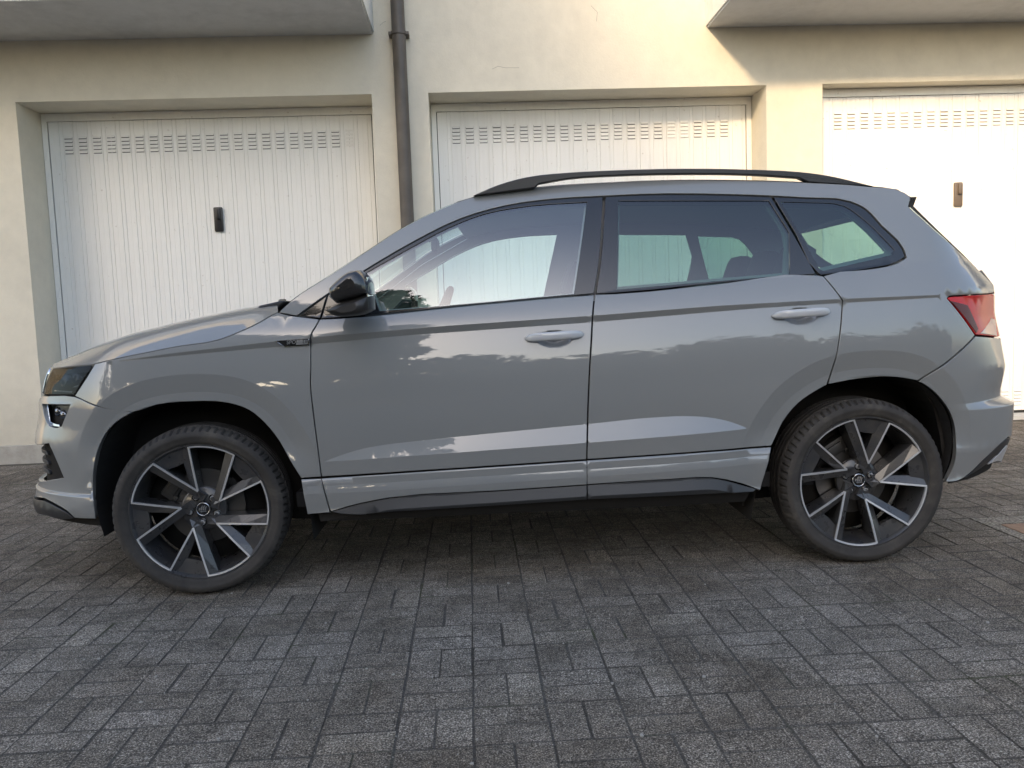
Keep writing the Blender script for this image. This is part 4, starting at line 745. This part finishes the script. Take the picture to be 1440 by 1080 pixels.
# ---- lamps, grille, badges, handles, mirrors, rails
def on_surf(s,z,off=0.): return Vector(surf(np.array([s]),np.array([z]),off)[0])
def nrm(s,z): return Vector(surf_n(np.array([s]),np.array([z]))[0])
def sub_panel(name, sz, material, parent, off, depth=.006): return panel(name,[sz],material,parent,off=off,gap=.0005,depth=depth)
M['dark_chrome'] = mat('dark_chrome',(.22,.23,.25),.2,metal=1.)
HLP = np.array(PANELS['headlight'][0]); hc = HLP.mean(0); lo_, hi_ = HLP.min(0), HLP.max(0)
def hl_pt(a,b): return (lo_[0]+(hi_[0]-lo_[0])*a, lo_[1]+(hi_[1]-lo_[1])*b)
for a,b,r in ((.36,.55,.032),(.62,.60,.028)):
    c = on_surf(*hl_pt(a,b),-.032); nn = nrm(*hl_pt(a,b)); q = MB()
    q.lathe([(r*.2,-.010),(r*.7,-.006),(r,.006),(r*1.15,.004),(r*1.2,.02)],24); rot_ = Vector((0,-1,0)).rotation_difference(nn).to_matrix()
    q.v = [tuple(c+rot_@Vector(p)) for p in q.v]; both('projector',q,M['dark_chrome'],hl,smooth=True)
for pts in ([hl_pt(.10,.10),hl_pt(.13,.16),hl_pt(.62,.155),hl_pt(.60,.09)],[hl_pt(.30,.80),hl_pt(.32,.84),hl_pt(.86,.88),hl_pt(.87,.84)],[hl_pt(.60,.26),hl_pt(.66,.33),hl_pt(.74,.36),hl_pt(.70,.28)]):
    sub_panel('light_strip',pts,M['led'] if pts[0][1] > hc[1] or pts[2][0] > hc[0]+.02 else M['black_plastic'],hl,-.030)
FG = np.array(PANELS['fog_light'][0]); f0,f1 = FG.min(0),FG.max(0); fp = lambda a,b: (f0[0]+(f1[0]-f0[0])*a, f0[1]+(f1[1]-f0[1])*b)
sub_panel('fog_bezel',[fp(.0,.98),fp(.10,.98),fp(.24,.16),fp(.60,.10),fp(.62,.0),fp(.16,.0),fp(.08,.3)],M['led'],fog,-.012)
for a,b in ((.36,.62),(.58,.5)):
    c = on_surf(*fp(a,b),-.028); nn = nrm(*fp(a,b)); q = MB(); q.lathe([(.004,-.006),(.015,-.003),(.02,.006),(.022,.016)],20); rot_ = Vector((0,-1,0)).rotation_difference(nn).to_matrix()
    q.v = [tuple(c+rot_@Vector(p)) for p in q.v]; both('fog_reflector',q,M['dark_chrome'],fog,smooth=True)
# grilles: a dark net behind the openings with bars standing in front
panel('lower_grille',[[(-.70,.44),(S0,.43),(S0,.60),(-.80,.60),(-.74,.585)]],M['satin_black'],fb[0],off=-.045,gap=0,center='front')
for z in (.475,.515,.555): panel('grille_bar',[[(-.74,z-.008),(S0,z-.008),(S0,z+.008),(-.76,z+.008)]],M['black_plastic'],fb[0],off=-.022,gap=0,depth=.02,center='front')
panel('plate_carrier',[[(-1.18,.49),(S0,.49),(S0,.57),(-1.20,.57)]],M['black_plastic'],fb[0],off=.012,gap=0,depth=.03,center='front')
gr = [[(-1.02,.765),(S0,.755),(S0,.775),(-1.03,.785)]]
panel('grille_frame',gr,M['chrome'],fb[0],off=.0,gap=0,center='front')
for k in range(11):
    s_ = S0+.03+k*.052; panel('grille_slat',[[(s_,.79),(s_+.010,.79),(s_+.010,.895),(s_,.895)]],M['chrome'],car,off=-.002,gap=0,depth=.012)
# rear lamps
TP = PANELS['tail_light'][0]
sub_panel('lamp_reflector',CURVES['lamp_dark'],M['dark_red'],tl,.0015); sub_panel('reversing_lens',CURVES['lamp_clear'],M['pink'],tl,.0015)
# badge on the front wing
bz = np.array(CURVES['badge']); bc = bz.mean(0)
bd = panel('side_badge',[bz],M['gloss_black'],fend,off=.003,gap=0,depth=.004)
x0,x1 = bz[:,0].min(),bz[:,0].max(); zl,zh = bz[-1][1],bz[0][1]
tl_ = lambda a: bz[0]+(bz[2]-bz[0])*a
def strip(p,q,w_): p = np.array(p); q = np.array(q); d = q-p; d = np.array([-d[1],d[0]])/np.hypot(*d)*w_; return [tuple(p),tuple(q),tuple(q+d),tuple(p+d)]
for a_,b_ in ((bz[0],bz[4]),(bz[4],bz[3]),(bz[3],bz[2])): sub_panel('badge_rim',strip(a_,b_,.0028),M['chrome'],bd,.0055,.003)
sub_panel('badge_plate',[bz[3]+(-.052,.004),bz[3]+(-.004,.004),bz[2]+(-.004,-.003),bz[2]+(-.046,-.004)],M['silver'],bd,.0045,.002)
def text_mesh(body, size, shear=0.):
    cu = bpy.data.curves.new('t','FONT'); cu.body = body; cu.size = size; cu.extrude = .0004; cu.shear = shear; cu.align_x = 'CENTER'; cu.align_y = 'CENTER'
    ob = bpy.data.objects.new('t',cu); COL.objects.link(ob); me = bpy.data.meshes.new_from_object(ob.evaluated_get(bpy.context.evaluated_depsgraph_get())); v = [q.co[:] for q in me.vertices]; f = [tuple(p.vertices) for p in me.polygons]
    bpy.data.objects.remove(ob); bpy.data.curves.remove(cu); bpy.data.meshes.remove(me); return v, f
def put_text(body, size, s_, z_, off, material, parent, shear=.2, tilt=0.):
    v,f = text_mesh(body,size,shear); mb = MB(); c,sn = math.cos(tilt),math.sin(tilt)
    mb.add([tuple(on_surf(s_+x*c-y*sn,z_+x*sn+y*c,off+q)) for x,y,q in v], f); return mb.build('lettering',material,parent)
tlt = math.atan2(bz[2][1]-bz[0][1],bz[2][0]-bz[0][0])
put_text('SPORT',.020,x0+.072,bc[1]+.0015,.0065,M['silver'],bd[0],.25,tlt); put_text('LINE',.018,x0+.121,bc[1]+.0015,.0068,M['satin_black'],bd[0],.25,tlt)
# door handles
def handle(hx,hz,parent):
    mb = MB(); rings = []; n_ = 16
    for k,t_ in enumerate(np.linspace(-1,1,21)):
        s_ = hx+t_*.116; z_ = hz+t_*.004; up = 1-abs(t_)**4; o_ = .006+.032*(1-abs(t_)**3.5); hh = .0165*(1-.55*abs(t_)**6)*(1 if abs(t_)<.999 else .3); th = .009*(1 if abs(t_)<.999 else .3)
        c = on_surf(s_,_safe(s_,z_),0); nn = Vector((0,-1,.12)).normalized(); c = Vector((s_,c.y if False else -.888,z_))+nn*o_
        rings.append([c+Vector((0,0,1))*math.copysign(abs(math.sin(a))**.7,math.sin(a))*hh+nn*math.copysign(abs(math.cos(a))**.7,math.cos(a))*th for a in [2*math.pi*i/n_ for i in range(n_)]])
    v = [p for r in rings for p in r]; f = [(i*n_+k,(i+1)*n_+k,(i+1)*n_+(k+1)%n_,i*n_+(k+1)%n_) for i in range(20) for k in range(n_)]+[tuple(range(n_)),tuple(range(20*n_,21*n_))[::-1]]
    mb.add(v,f); return both('door_handle',mb,M['handle_paint'],parent,smooth=True)
def _safe(s_,z_): return z_
M['handle_paint'] = mat('handle_paint',(.46,.47,.48),.28,coat=1.)
handle(HANDLES[0][0],HANDLES[0][1]+.008,fdoor); handle(HANDLES[1][0],HANDLES[1][1]+.008,rdoor)
# wing mirrors
def mirror_part(name, outline, secs, material, parent):
    P = np.array(outline); c = P.mean(0); n_ = len(P); mb = MB(); v = []; f = []
    for y,k,dx in secs: v += [(c[0]+(p[0]-c[0])*k+dx, y, c[1]+(p[1]-c[1])*k) for p in P]
    for i in range(len(secs)-1):
        for k in range(n_): f.append((i*n_+k,i*n_+(k+1)%n_,(i+1)*n_+(k+1)%n_,(i+1)*n_+k))
    f += [tuple(range(n_)),tuple(range((len(secs)-1)*n_,len(secs)*n_))[::-1]]; mb.add(v,f); return both(name,mb,material,parent,angle=55)
M['mirror_black'] = mat('mirror_black',(.020,.019,.019),.22,coat=.7); M['mirror_low'] = mat('mirror_low',(.030,.028,.027),.4)
mc = mirror_part('wing_mirror',CURVES['mirror_cap'],((-.925,.70,.004),(-.95,.90,.002),(-.98,.985,0),(-1.03,1.0,0),(-1.07,.985,-.002),(-1.10,.93,-.004),(-1.118,.82,-.006),(-1.128,.62,-.008),(-1.132,.35,-.01)),M['mirror_black'],car)
mirror_part('mirror_base',CURVES['mirror_base'],((-.88,.60,-.01),(-.93,.86,-.006),(-.97,.97,0),(-1.03,1.0,0),(-1.075,.98,-.002),(-1.10,.90,-.004),(-1.115,.74,-.006),(-1.122,.45,-.008)),M['mirror_low'],mc)
mg = MB(); mg.box(.728,.731,-1.10,-.945,1.09,1.205,.001); both('mirror_glass',mg,M['chrome'],mc)
# roof rails
rl = MB(); rl.prism(np.array(CURVES['rail_up']+CURVES['rail_low'][1:-1]),-.665,-.628,.004); both('roof_rail',rl,M['satin_black'],car,angle=40)
# shark-fin aerial
an = MB(); an.prism([(2.62,1.55),(2.78,1.545),(2.79,1.60),(2.775,1.605),(2.70,1.59)],-.02,.02,.008); an.build('aerial',PT,car,angle=40)

# ---- wheels
RT, RR = .335, .263
def tyre_mesh():
    prof = []                                     # (radius, y), outer face at y<0
    def P(r,y): prof.append((r,y))
    P(RR-.004,-.082); P(RR+.002,-.093); P(RR+.006,-.0985); P(RR+.012,-.102); P(RR+.016,-.1045); P(RR+.020,-.1050); P(RR+.027,-.1085); P(RR+.030,-.1092); P(RR+.032,-.1102); P(RR+.040,-.1105); P(RR+.042,-.1095); P(RR+.046,-.1085); P(RT-.022,-.1060); P(RT-.0185,-.1040); P(RT-.0145,-.0995); P(RT-.0105,-.093); P(RT-.0062,-.083); P(RT-.0034,-.071); P(RT-.0022,-.060)
    for y in (-.0555,-.0545,-.0465,-.0455,-.020,-.019,-.010,-.009,.009,.010,.019,.020,.0455,.0465,.0545,.0555):
        P(RT-(.008 if abs(y) in (.0545,.0465,.019,.010) else 0.),y)
    for r,y in list(prof[:19])[::-1]: P(r,-y)
    n_ = 288; m = len(prof); V = np.zeros((n_,m,3)); pr = np.array(prof)
    for k in range(n_):
        a = 2*math.pi*k/n_; r = pr[:,0].copy()
        sip = (k%4 == 0)
        if sip:
            zone = (np.abs(pr[:,1]) > .057)&(pr[:,0] > RT-.015); r[zone] -= .008
        V[k] = np.stack([r*math.cos(a),pr[:,1],r*math.sin(a)],1)
        if True:                                  # sweep the slots so that they run diagonally over the shoulder
            sw = .018*np.clip((np.abs(pr[:,1])-.05)/.05,0,1)*(pr[:,0] > RT-.02); x,z = V[k,:,0].copy(),V[k,:,2].copy(); V[k,:,0] = x*np.cos(sw)-z*np.sin(sw); V[k,:,2] = x*np.sin(sw)+z*np.cos(sw)
    V = V.reshape(-1,3); F = [(k*m+i,((k+1)%n_)*m+i,((k+1)%n_)*m+i+1,k*m+i+1) for k in range(n_) for i in range(m-1)]
    return V,F
TV,TF = tyre_mesh()
def pol(r,a): return np.array([r*math.cos(R(a)),r*math.sin(R(a))])
def face_y(r): return -.0945+.036*(1-min(1,r/RR))**1.2   # dished face: deepest at the hub
def wheel(name, loc, phase, steer, side_, label=None):
    w = empty(name, loc, parent=car); w.rotation_euler = (0,0,steer); flip = 1 if side_ < 0 else -1
    if label: w['label'] = label
    def fin(mb, nm, m, **kw):
        if flip < 0: mb.v = [(x,-y,z) for x,y,z in mb.v]; mb.f = [f[::-1] for f in mb.f]
        return mb.build(nm, m, w, **kw)
    t_ = MB(); tv = TV.copy(); low = tv[:,2] < -loc[2]+.0005; bul = np.clip((-loc[2]+.05-tv[:,2])/.05,0,1); tv[:,1] *= 1+.03*bul; tv[low,2] = -loc[2]+.0005; t_.add(tv,TF); fin(t_,'tyre',M['rubber'],angle=38)
    if side_ > 0:                                 # the far wheels only show their tyres and a plain rim
        fin(MB().lathe([(RR+.004,-.09),(RR-.01,-.08),(.1,-.06),(.001,-.06)],48),'rim',M['alloy_dark'],smooth=True); return w
    rim = MB(); rim.lathe([(RR-.001,-.080),(RR+.005,-.094),(RR+.0035,-.0975),(RR-.001,-.0975),(RR-.006,-.090),(RR-.012,-.080),(RR-.016,-.05),(RR-.030,.0),(RR-.034,.05),(RR-.02,.085),(RR,.09)],128)
    fin(rim,'rim',M['alloy_dark'],angle=50)
    hub = MB(); hub.lathe([(.0,-.040),(.078,-.040),(.086,-.034),(.088,-.020),(.07,.02),(.0,.02)],64); fin(hub,'hub',M['alloy_dark'],angle=40)
    for k in range(5):
        ph = phase+72*k; vi = pol(.300*RR,ph)
        for leg,(da,wo,wi) in enumerate(((.5,9.5,.028),(33.5,8.8,.032))):
            vo = pol(.985*RR,ph+da); d = (vo-vi)/np.linalg.norm(vo-vi); nn = np.array([-d[1],d[0]])  # ccw side of the leg
            if nn@pol(1,ph+da+90) < 0: nn = -nn
            vo2 = pol(.985*RR,ph+da+wo); vi0 = vi-d*.036*(1 if leg else .9); vi2 = vi0+nn*wi
            mb = MB(); y_i,y_o,yv = face_y(.3*RR),face_y(.985*RR),face_y(.16*RR)+.004
            mid = (vi+vo)/2; mid2 = (vi2+vo2)/2-nn*.002; ym = face_y(np.hypot(*mid))-.002
            top = [(vi0[0],yv,vi0[1]),(vi[0],y_i,vi[1]),(mid[0],ym,mid[1]),(vo[0],y_o,vo[1])]; dn = .022
            bot = [(vi2[0],yv+.002,vi2[1]),((vi2+d*.036)[0],y_i+dn*.6,(vi2+d*.036)[1]),(mid2[0],ym+dn,mid2[1]),(vo2[0],y_o+dn*.8,vo2[1])]
            v = top+bot+[(x,.0+y*0+.012,z) for x,y,z in top]+[(x,.016,z) for x,y,z in bot]
            f = []
            for i in range(3): f += [(i,i+1,5+i,4+i),(8+i,9+i,1+i,i),(4+i,5+i,13+i,12+i),(12+i,13+i,9+i,8+i)]
            f += [(0,4,12,8),(3,11,15,7)]; mb.add(v,f); fin(mb,'spoke',M['alloy_dark'])
            st = MB(); wv = .0070; o2 = -.0016                       # machined edge along the spoke
            q0,q1,q2 = vi,mid,vo; a_ = [(q0[0],y_i+o2,q0[1]),(q1[0],ym+o2,q1[1]),(q2[0],y_o+o2,q2[1])]; iw = nn*wv
            b_ = [(p[0]+iw[0],p[1]+.001,p[2]+iw[1]) for p in a_]; c_ = [(p[0]-nn[0]*.0008,p[1]+.006,p[2]-nn[1]*.0008) for p in a_]
            st.add(a_+b_+c_,[(0,1,4,3),(1,2,5,4),(6,7,1,0),(7,8,2,1)]); fin(st,'machined_edge',M['silver'])
        ar = MB(); m = 17; va = []; y_o = face_y(.985*RR)             # machined arc on the rim between two pairs of spokes
        for i in range(m):
            a = ph+33.5+(72-33)*i/(m-1); p = pol(.988*RR,a); q = pol(.988*RR-.006,a); va += [(p[0],y_o-.0025,p[1]),(q[0],y_o-.0012,q[1]),(q[0],y_o+.008,q[1])]
        ar.add(va,[(3*i,3*i+3,3*i+4,3*i+1) for i in range(m-1)]+[(3*i+1,3*i+4,3*i+5,3*i+2) for i in range(m-1)]); fin(ar,'machined_edge',M['silver'])
        wb = MB(); m = 9; vw = []                                     # recessed web closing the mouth of the pair
        for i in range(m):
            a = ph+1+32*i/(m-1); bow = .80-.05*math.sin(math.pi*i/(m-1)); p = pol(.985*RR,a); q = pol(bow*RR,a); vw += [(p[0],y_o+.010,p[1]),(q[0],y_o+.022,q[1]),(q[0],y_o+.05,q[1])]
        wb.add(vw,[(3*i,3*i+3,3*i+4,3*i+1) for i in range(m-1)]+[(3*i+1,3*i+4,3*i+5,3*i+2) for i in range(m-1)]); fin(wb,'web',M['alloy_dark'])
        bp = pol(.0545,ph+24); bl = MB(); bl.lathe([(.0,-.0425),(.005,-.0425),(.0062,-.0475),(.0092,-.0475),(.0105,-.044),(.0105,-.038)],18,(bp[0],0,bp[1])); fin(bl,'lug_bolt',M['silver'],angle=30)
        cu = MB(); cu.lathe([(.0105,-.0405),(.0155,-.0408),(.017,-.038)],24,(bp[0],0,bp[1])); fin(cu,'bolt_seat',M['gloss_black'],smooth=True)
    cap = MB(); cap.lathe([(.0,-.0505),(.024,-.050),(.0255,-.049),(.029,-.046),(.0305,-.040)],48); fin(cap,'hub_cap',M['gloss_black'],angle=30)
    ring = MB(); ring.lathe([(.0235,-.0503),(.0240,-.0518),(.0262,-.0514),(.0272,-.0490)],48); fin(ring,'cap_ring',M['chrome'],smooth=True)
    em = MB()                                       # emblem: a feathered wing over an arrow
    for poly in ([(-.016,-.004),(-.0165,.003),(-.012,.0065),(-.008,.004),(-.011,.001),(-.0105,-.003)],[(-.0095,-.0045),(-.007,.009),(-.002,.0145),(.0015,.0165),(-.001,.011),(-.0015,.004),(-.004,-.0045)],
                 [(-.002,-.0045),(.0005,.004),(.002,.011),(.006,.0145),(.0095,.0145),(.0065,.0085),(.0045,.001),(.0035,-.0045)],[(.0055,-.0045),(.0065,.001),(.0085,.0075),(.0115,.0105),(.015,.0095),(.0125,.0045),(.0115,-.0015),(.0115,-.0045)],
                 [(-.013,-.0065),(.0125,-.0065),(.0125,-.010),(-.004,-.010),(-.004,-.0135),(-.0125,-.0085)]): em.prism(poly,-.0522,-.0500)
    fin(em,'emblem',M['chrome'])
    dc = MB(); dc.lathe([(.06,.030),(.06,.022),(.150,.022),(.150,.034),(.06,.034)],64); fin(dc,'brake_disc',M['disc'],angle=40)
    ca = R(142 if loc[0] < 1 else 122); cl = MB(); cl.box(-.028,.034,-.004,.06,-.06,.06,.01).box(-.016,.020,-.014,0,-.036,.036,.006).box(-.036,-.02,-.010,.03,-.05,-.03,.004).box(-.036,-.02,-.010,.03,.03,.05,.004)
    cl.v = [(.142*math.cos(ca)+x*math.cos(ca)-z*math.sin(ca), y+.008, .142*math.sin(ca)+x*math.sin(ca)+z*math.cos(ca)) for x,y,z in cl.v]; fin(cl,'brake_caliper',M['caliper'],angle=40)
    bk = MB(); bk.lathe([(.0,.05),(.17,.055),(.215,.088),(.24,.10)],48); fin(bk,'back_plate',M['liner'],smooth=True)
    return w
wheel('wheel',(0,-.789,.330),95,R(STEER),-1,'front wheel, turned a little towards the viewer'); wheel('wheel',(2.640,-.776,.330),137,0,-1); wheel('wheel',(0,.789,.330),40,R(STEER),1); wheel('wheel',(2.640,.776,.330),80,0,1)
mf = MB()                                            # mud flap behind the front wheel housing and a bracket under the sill
mf.box(2.168,2.178,-.80,-.70,.235,.29,.003); both('jacking_tab',mf,M['liner'],car)

# ---- cabin
def shrink(key,d): 
    P = np.array(PANELS[key][0]); 
    if .5*np.sum(P[:,0]*np.roll(P[:,1],-1)-np.roll(P[:,0],-1)*P[:,1]) < 0: P = P[::-1]
    return inset_poly(resample(P,.04),d)
bl_ = [(.40,.98),(.8,.98),(2.98,1.0),(2.98,1.25),(2.90,1.46),(2.5,1.525),(1.9,1.545),(1.3,1.53),(1.06,1.48),(.80,1.35),(.42,1.09)]
panel('cabin_trim',[np.array(bl_),shrink('front_glass',.004),shrink('rear_glass',.012),shrink('quarter_glass',.014)],M['trim_grey'],car,off=-.045,gap=0,depth=.012,h=.05)
def seat(x,y,nm='seat'):
    mb = MB(); mb.box(x-.30,x+.22,y-.25,y+.25,.36,.58,.06)
    b = MB(); b.box(-.065,.065,-.25,.25,0,.60,.055); a = R(20); b.v = [(x+.20+px*math.cos(a)+pz*math.sin(a), y+py*(1-.25*max(0,pz-.3)/.3), .52+pz*math.cos(a)-px*math.sin(a)) for px,py,pz in b.v]
    mb.add(b.v,b.f); s_ = mb.build(nm,M['seat'],car,angle=50)
    h = MB(); h.box(-.05,.05,-.13,.13,.03,.22,.045); h.v = [(x+.20+px*math.cos(a)+(pz+.62)*math.sin(a), y+py, .52+(pz+.62)*math.cos(a)-px*math.sin(a)) for px,py,pz in h.v]
    h.tube([(x+.41,y-.05,1.07),(x+.435,y-.05,1.15)],.006,8).tube([(x+.41,y+.05,1.07),(x+.435,y+.05,1.15)],.006,8); h.build('headrest',M['seat'],s_,angle=50)
seat(1.18,-.38); seat(1.18,.38); seat(2.08,-.40); seat(2.08,0); seat(2.08,.40)
db = MB(); db.prism([(.42,1.06),(.55,1.09),(.72,1.085),(.80,1.02),(.82,.85),(.74,.62),(.45,.60),(.40,.9)],-.72,.72,.02); db.build('dashboard',M['cabin_dark'],car,angle=40)
bi = MB(); bi.prism([(.74,1.075),(.80,1.13),(.84,1.125),(.83,1.06)],-.56,-.22,.01); bi.build('instrument_hood',M['cabin_dark'],car,angle=40)
sw = MB(); m = 40; cen = Vector((.93,-.38,1.0)); tl2 = R(22)
ringp = [cen+Vector((math.sin(tl2)*.185*math.sin(a),.185*math.cos(a),math.cos(tl2)*.185*math.sin(a))) for a in [2*math.pi*i/m for i in range(m+1)]]
sw.tube(ringp,.015,10,cap=False); sw.box(.90,.96,-.44,-.32,.95,1.03,.02); sw.tube([(.93,-.56,1.0),(.93,-.20,1.0)],.014,8).tube([(.80,-.38,.93),(.93,-.38,1.0)],.03,10); sw.build('steering_wheel',M['cabin_dark'],car,angle=50)
rv = MB(); rv.box(.905,.935,-.12,.12,1.36,1.43,.012).tube([(.90,0,1.42),(.86,0,1.47)],.012,8); rv.build('rear_view_mirror',M['cabin_dark'],car,angle=40)
ps = MB(); ps.box(2.46,3.12,-.62,.62,1.0,1.03,.01); ps.build('parcel_shelf',M['cabin_dark'],car,angle=40)
fl_ = MB().box(.35,3.1,-.74,.74,.30,.36); fl_.build('cabin_floor',M['cabin_dark'],car)

# ---------------------------------------------------------------- what stands behind the photographer (it shows in the paint and the glass; back row and hedge are added)
M['leaf'] = mat('leaf_green',(.045,.085,.022),.55); n = N(M['leaf']); oi = n.new('ShaderNodeNewGeometry'); n.link(n.ramp(oi.outputs['Random Per Island'],[(0,(.022,.045,.012)),(.5,(.045,.085,.022)),(1,(.085,.12,.035))]), n.b.inputs['Base Color'])
M['bark'] = mat('bark',(.07,.055,.04),.95)
def tree(name, x, y, h, r, trunk, nleaf, label, cat='tree', size=.16, seed=1, group=None, squash=1.):
    rg = np.random.default_rng(seed); t = empty(name,(x,y,0)); tag(t,label,cat,group)
    tb = MB(); tb.tube([(0,0,-.1),(.05,.02,trunk*.5),(.0,.05,trunk),(.1,0,h*.72)],[.19,.15,.13,.04],10)
    cl = []; nc = 74
    for k in range(nc):
        d = rg.normal(size=3); d /= np.linalg.norm(d); rad = rg.uniform(.35,1)**.6
        c = np.array([d[0]*r*rad*.86, d[1]*r*rad*.86*squash, trunk+(h-trunk)*.5+d[2]*rad*(h-trunk)*.44]); cl.append((c,rg.uniform(.22,.36)*r))
        if k % 3 == 0: tb.tube([(0,.03,trunk*rg.uniform(.7,1.2)),tuple(c*.55+np.array([0,0,trunk*.5])),tuple(c)],[.07,.04,.012],6)
    tb.build('trunk',M['bark'],t,smooth=True)
    ci = rg.integers(0,nc,nleaf); C_ = np.array([c for c,_ in cl])[ci]; Rr = np.array([q for _,q in cl])[ci]
    dd = rg.normal(size=(nleaf,3)); dd /= np.linalg.norm(dd,axis=1)[:,None]; p = C_+dd*(Rr*rg.uniform(.3,1,nleaf)**.5)[:,None]
    a = rg.normal(size=(nleaf,3)); a /= np.linalg.norm(a,axis=1)[:,None]; b = np.cross(a,rg.normal(size=(nleaf,3))); b /= np.linalg.norm(b,axis=1)[:,None]
    s_ = (size*rg.uniform(.6,1.3,nleaf))[:,None]; V = np.stack([p-a*s_,p-b*s_*.45,p+a*s_,p+b*s_*.45],1).reshape(-1,3); F = np.arange(nleaf*4).reshape(-1,4)
    mesh_obj('crown',V,F,M['leaf'],t); return t
G = 'trees and bushes reflected in the car'
for k,(x,y,h,r,tr,lab) in enumerate(((-10.8,-8.2,12.8,3.2,2.6,'tallest leafy tree behind the photographer, mirrored far left on the car'),(-7.6,-8.0,13.4,3.0,2.4,'leafy tree whose crown shades the left garage door'),(-5.3,-7.8,9.9,2.3,1.8,'leafy tree mirrored dark on the front door'),(-3.3,-8.0,8.5,2.1,1.6,'smaller leafy tree mirrored in the front door window'),
        (-5.3,-19,22.5,2.6,8,'very tall tree far behind, its top mirrored beside the wing mirror'),(-9.6,-11.6,14,3.0,2.6,'back-row tree added to block sun between the two tallest crowns'),(-8.4,-11.8,10.9,2.6,2.2,'back-row tree added to block sun behind the dark one mirrored on the door'),(-6.0,-11.8,10.4,2.5,2.0,'rightmost sun-blocking tree added in the back row'))):  # back row is added to block sun slipping through the front crowns
    tree('broadleaf_tree',x,y,h,r,tr,14000,lab,size=.21,seed=3+k,group=G)
M['hedge'] = M['leaf']
hg = empty('added_hedge',(0,-14.5,0)); tag(hg,'long unseen hedge added to close bright gaps mirrored low on the car','hedge')  # added hedge: closes bright gaps under the crowns in the sill reflections
rg = np.random.default_rng(77); nl = 16000; hp = np.stack([rg.uniform(-24,24,nl),rg.uniform(-.6,.6,nl),rg.uniform(0,2.6,nl)],1); hp[:,2] += .12*np.sin(hp[:,0]*1.7); ha = rg.normal(size=(nl,3)); ha /= np.linalg.norm(ha,axis=1)[:,None]; hb_ = np.cross(ha,rg.normal(size=(nl,3))); hb_ /= np.linalg.norm(hb_,axis=1)[:,None]
mesh_obj('foliage',np.stack([hp-ha*.2,hp-hb_*.1,hp+ha*.2,hp+hb_*.1],1).reshape(-1,3),np.arange(nl*4).reshape(-1,4),M['leaf'],hg)
MB().box(-24,24,-.35,.35,-.05,2.3,.1).build('stems',M['leaf'],hg)
for k,(x,y,h,r) in enumerate(((-14.5,-9,7,3.0),(-1.0,-10.5,4.0,2.0),(1.8,-11,3.2,2.2),(5.2,-11,3.8,2.3),(8.8,-11.5,3.3,2.4),(12.6,-11,4.2,2.4),(17,-11,3.6,2.6))):
    tree('garden_bush',x,y,h,r,.3,2600,('wide bush left of the tall trees','low bush right of the trees, mirrored in the front door','low bush mirrored between the two door handles','rounded bush mirrored in the rear door','low bush mirrored beside the rear handle','taller bush mirrored in the rear wing','farthest bush mirrored at the tail')[k],'bush',size=.2,seed=20+k,group=G)
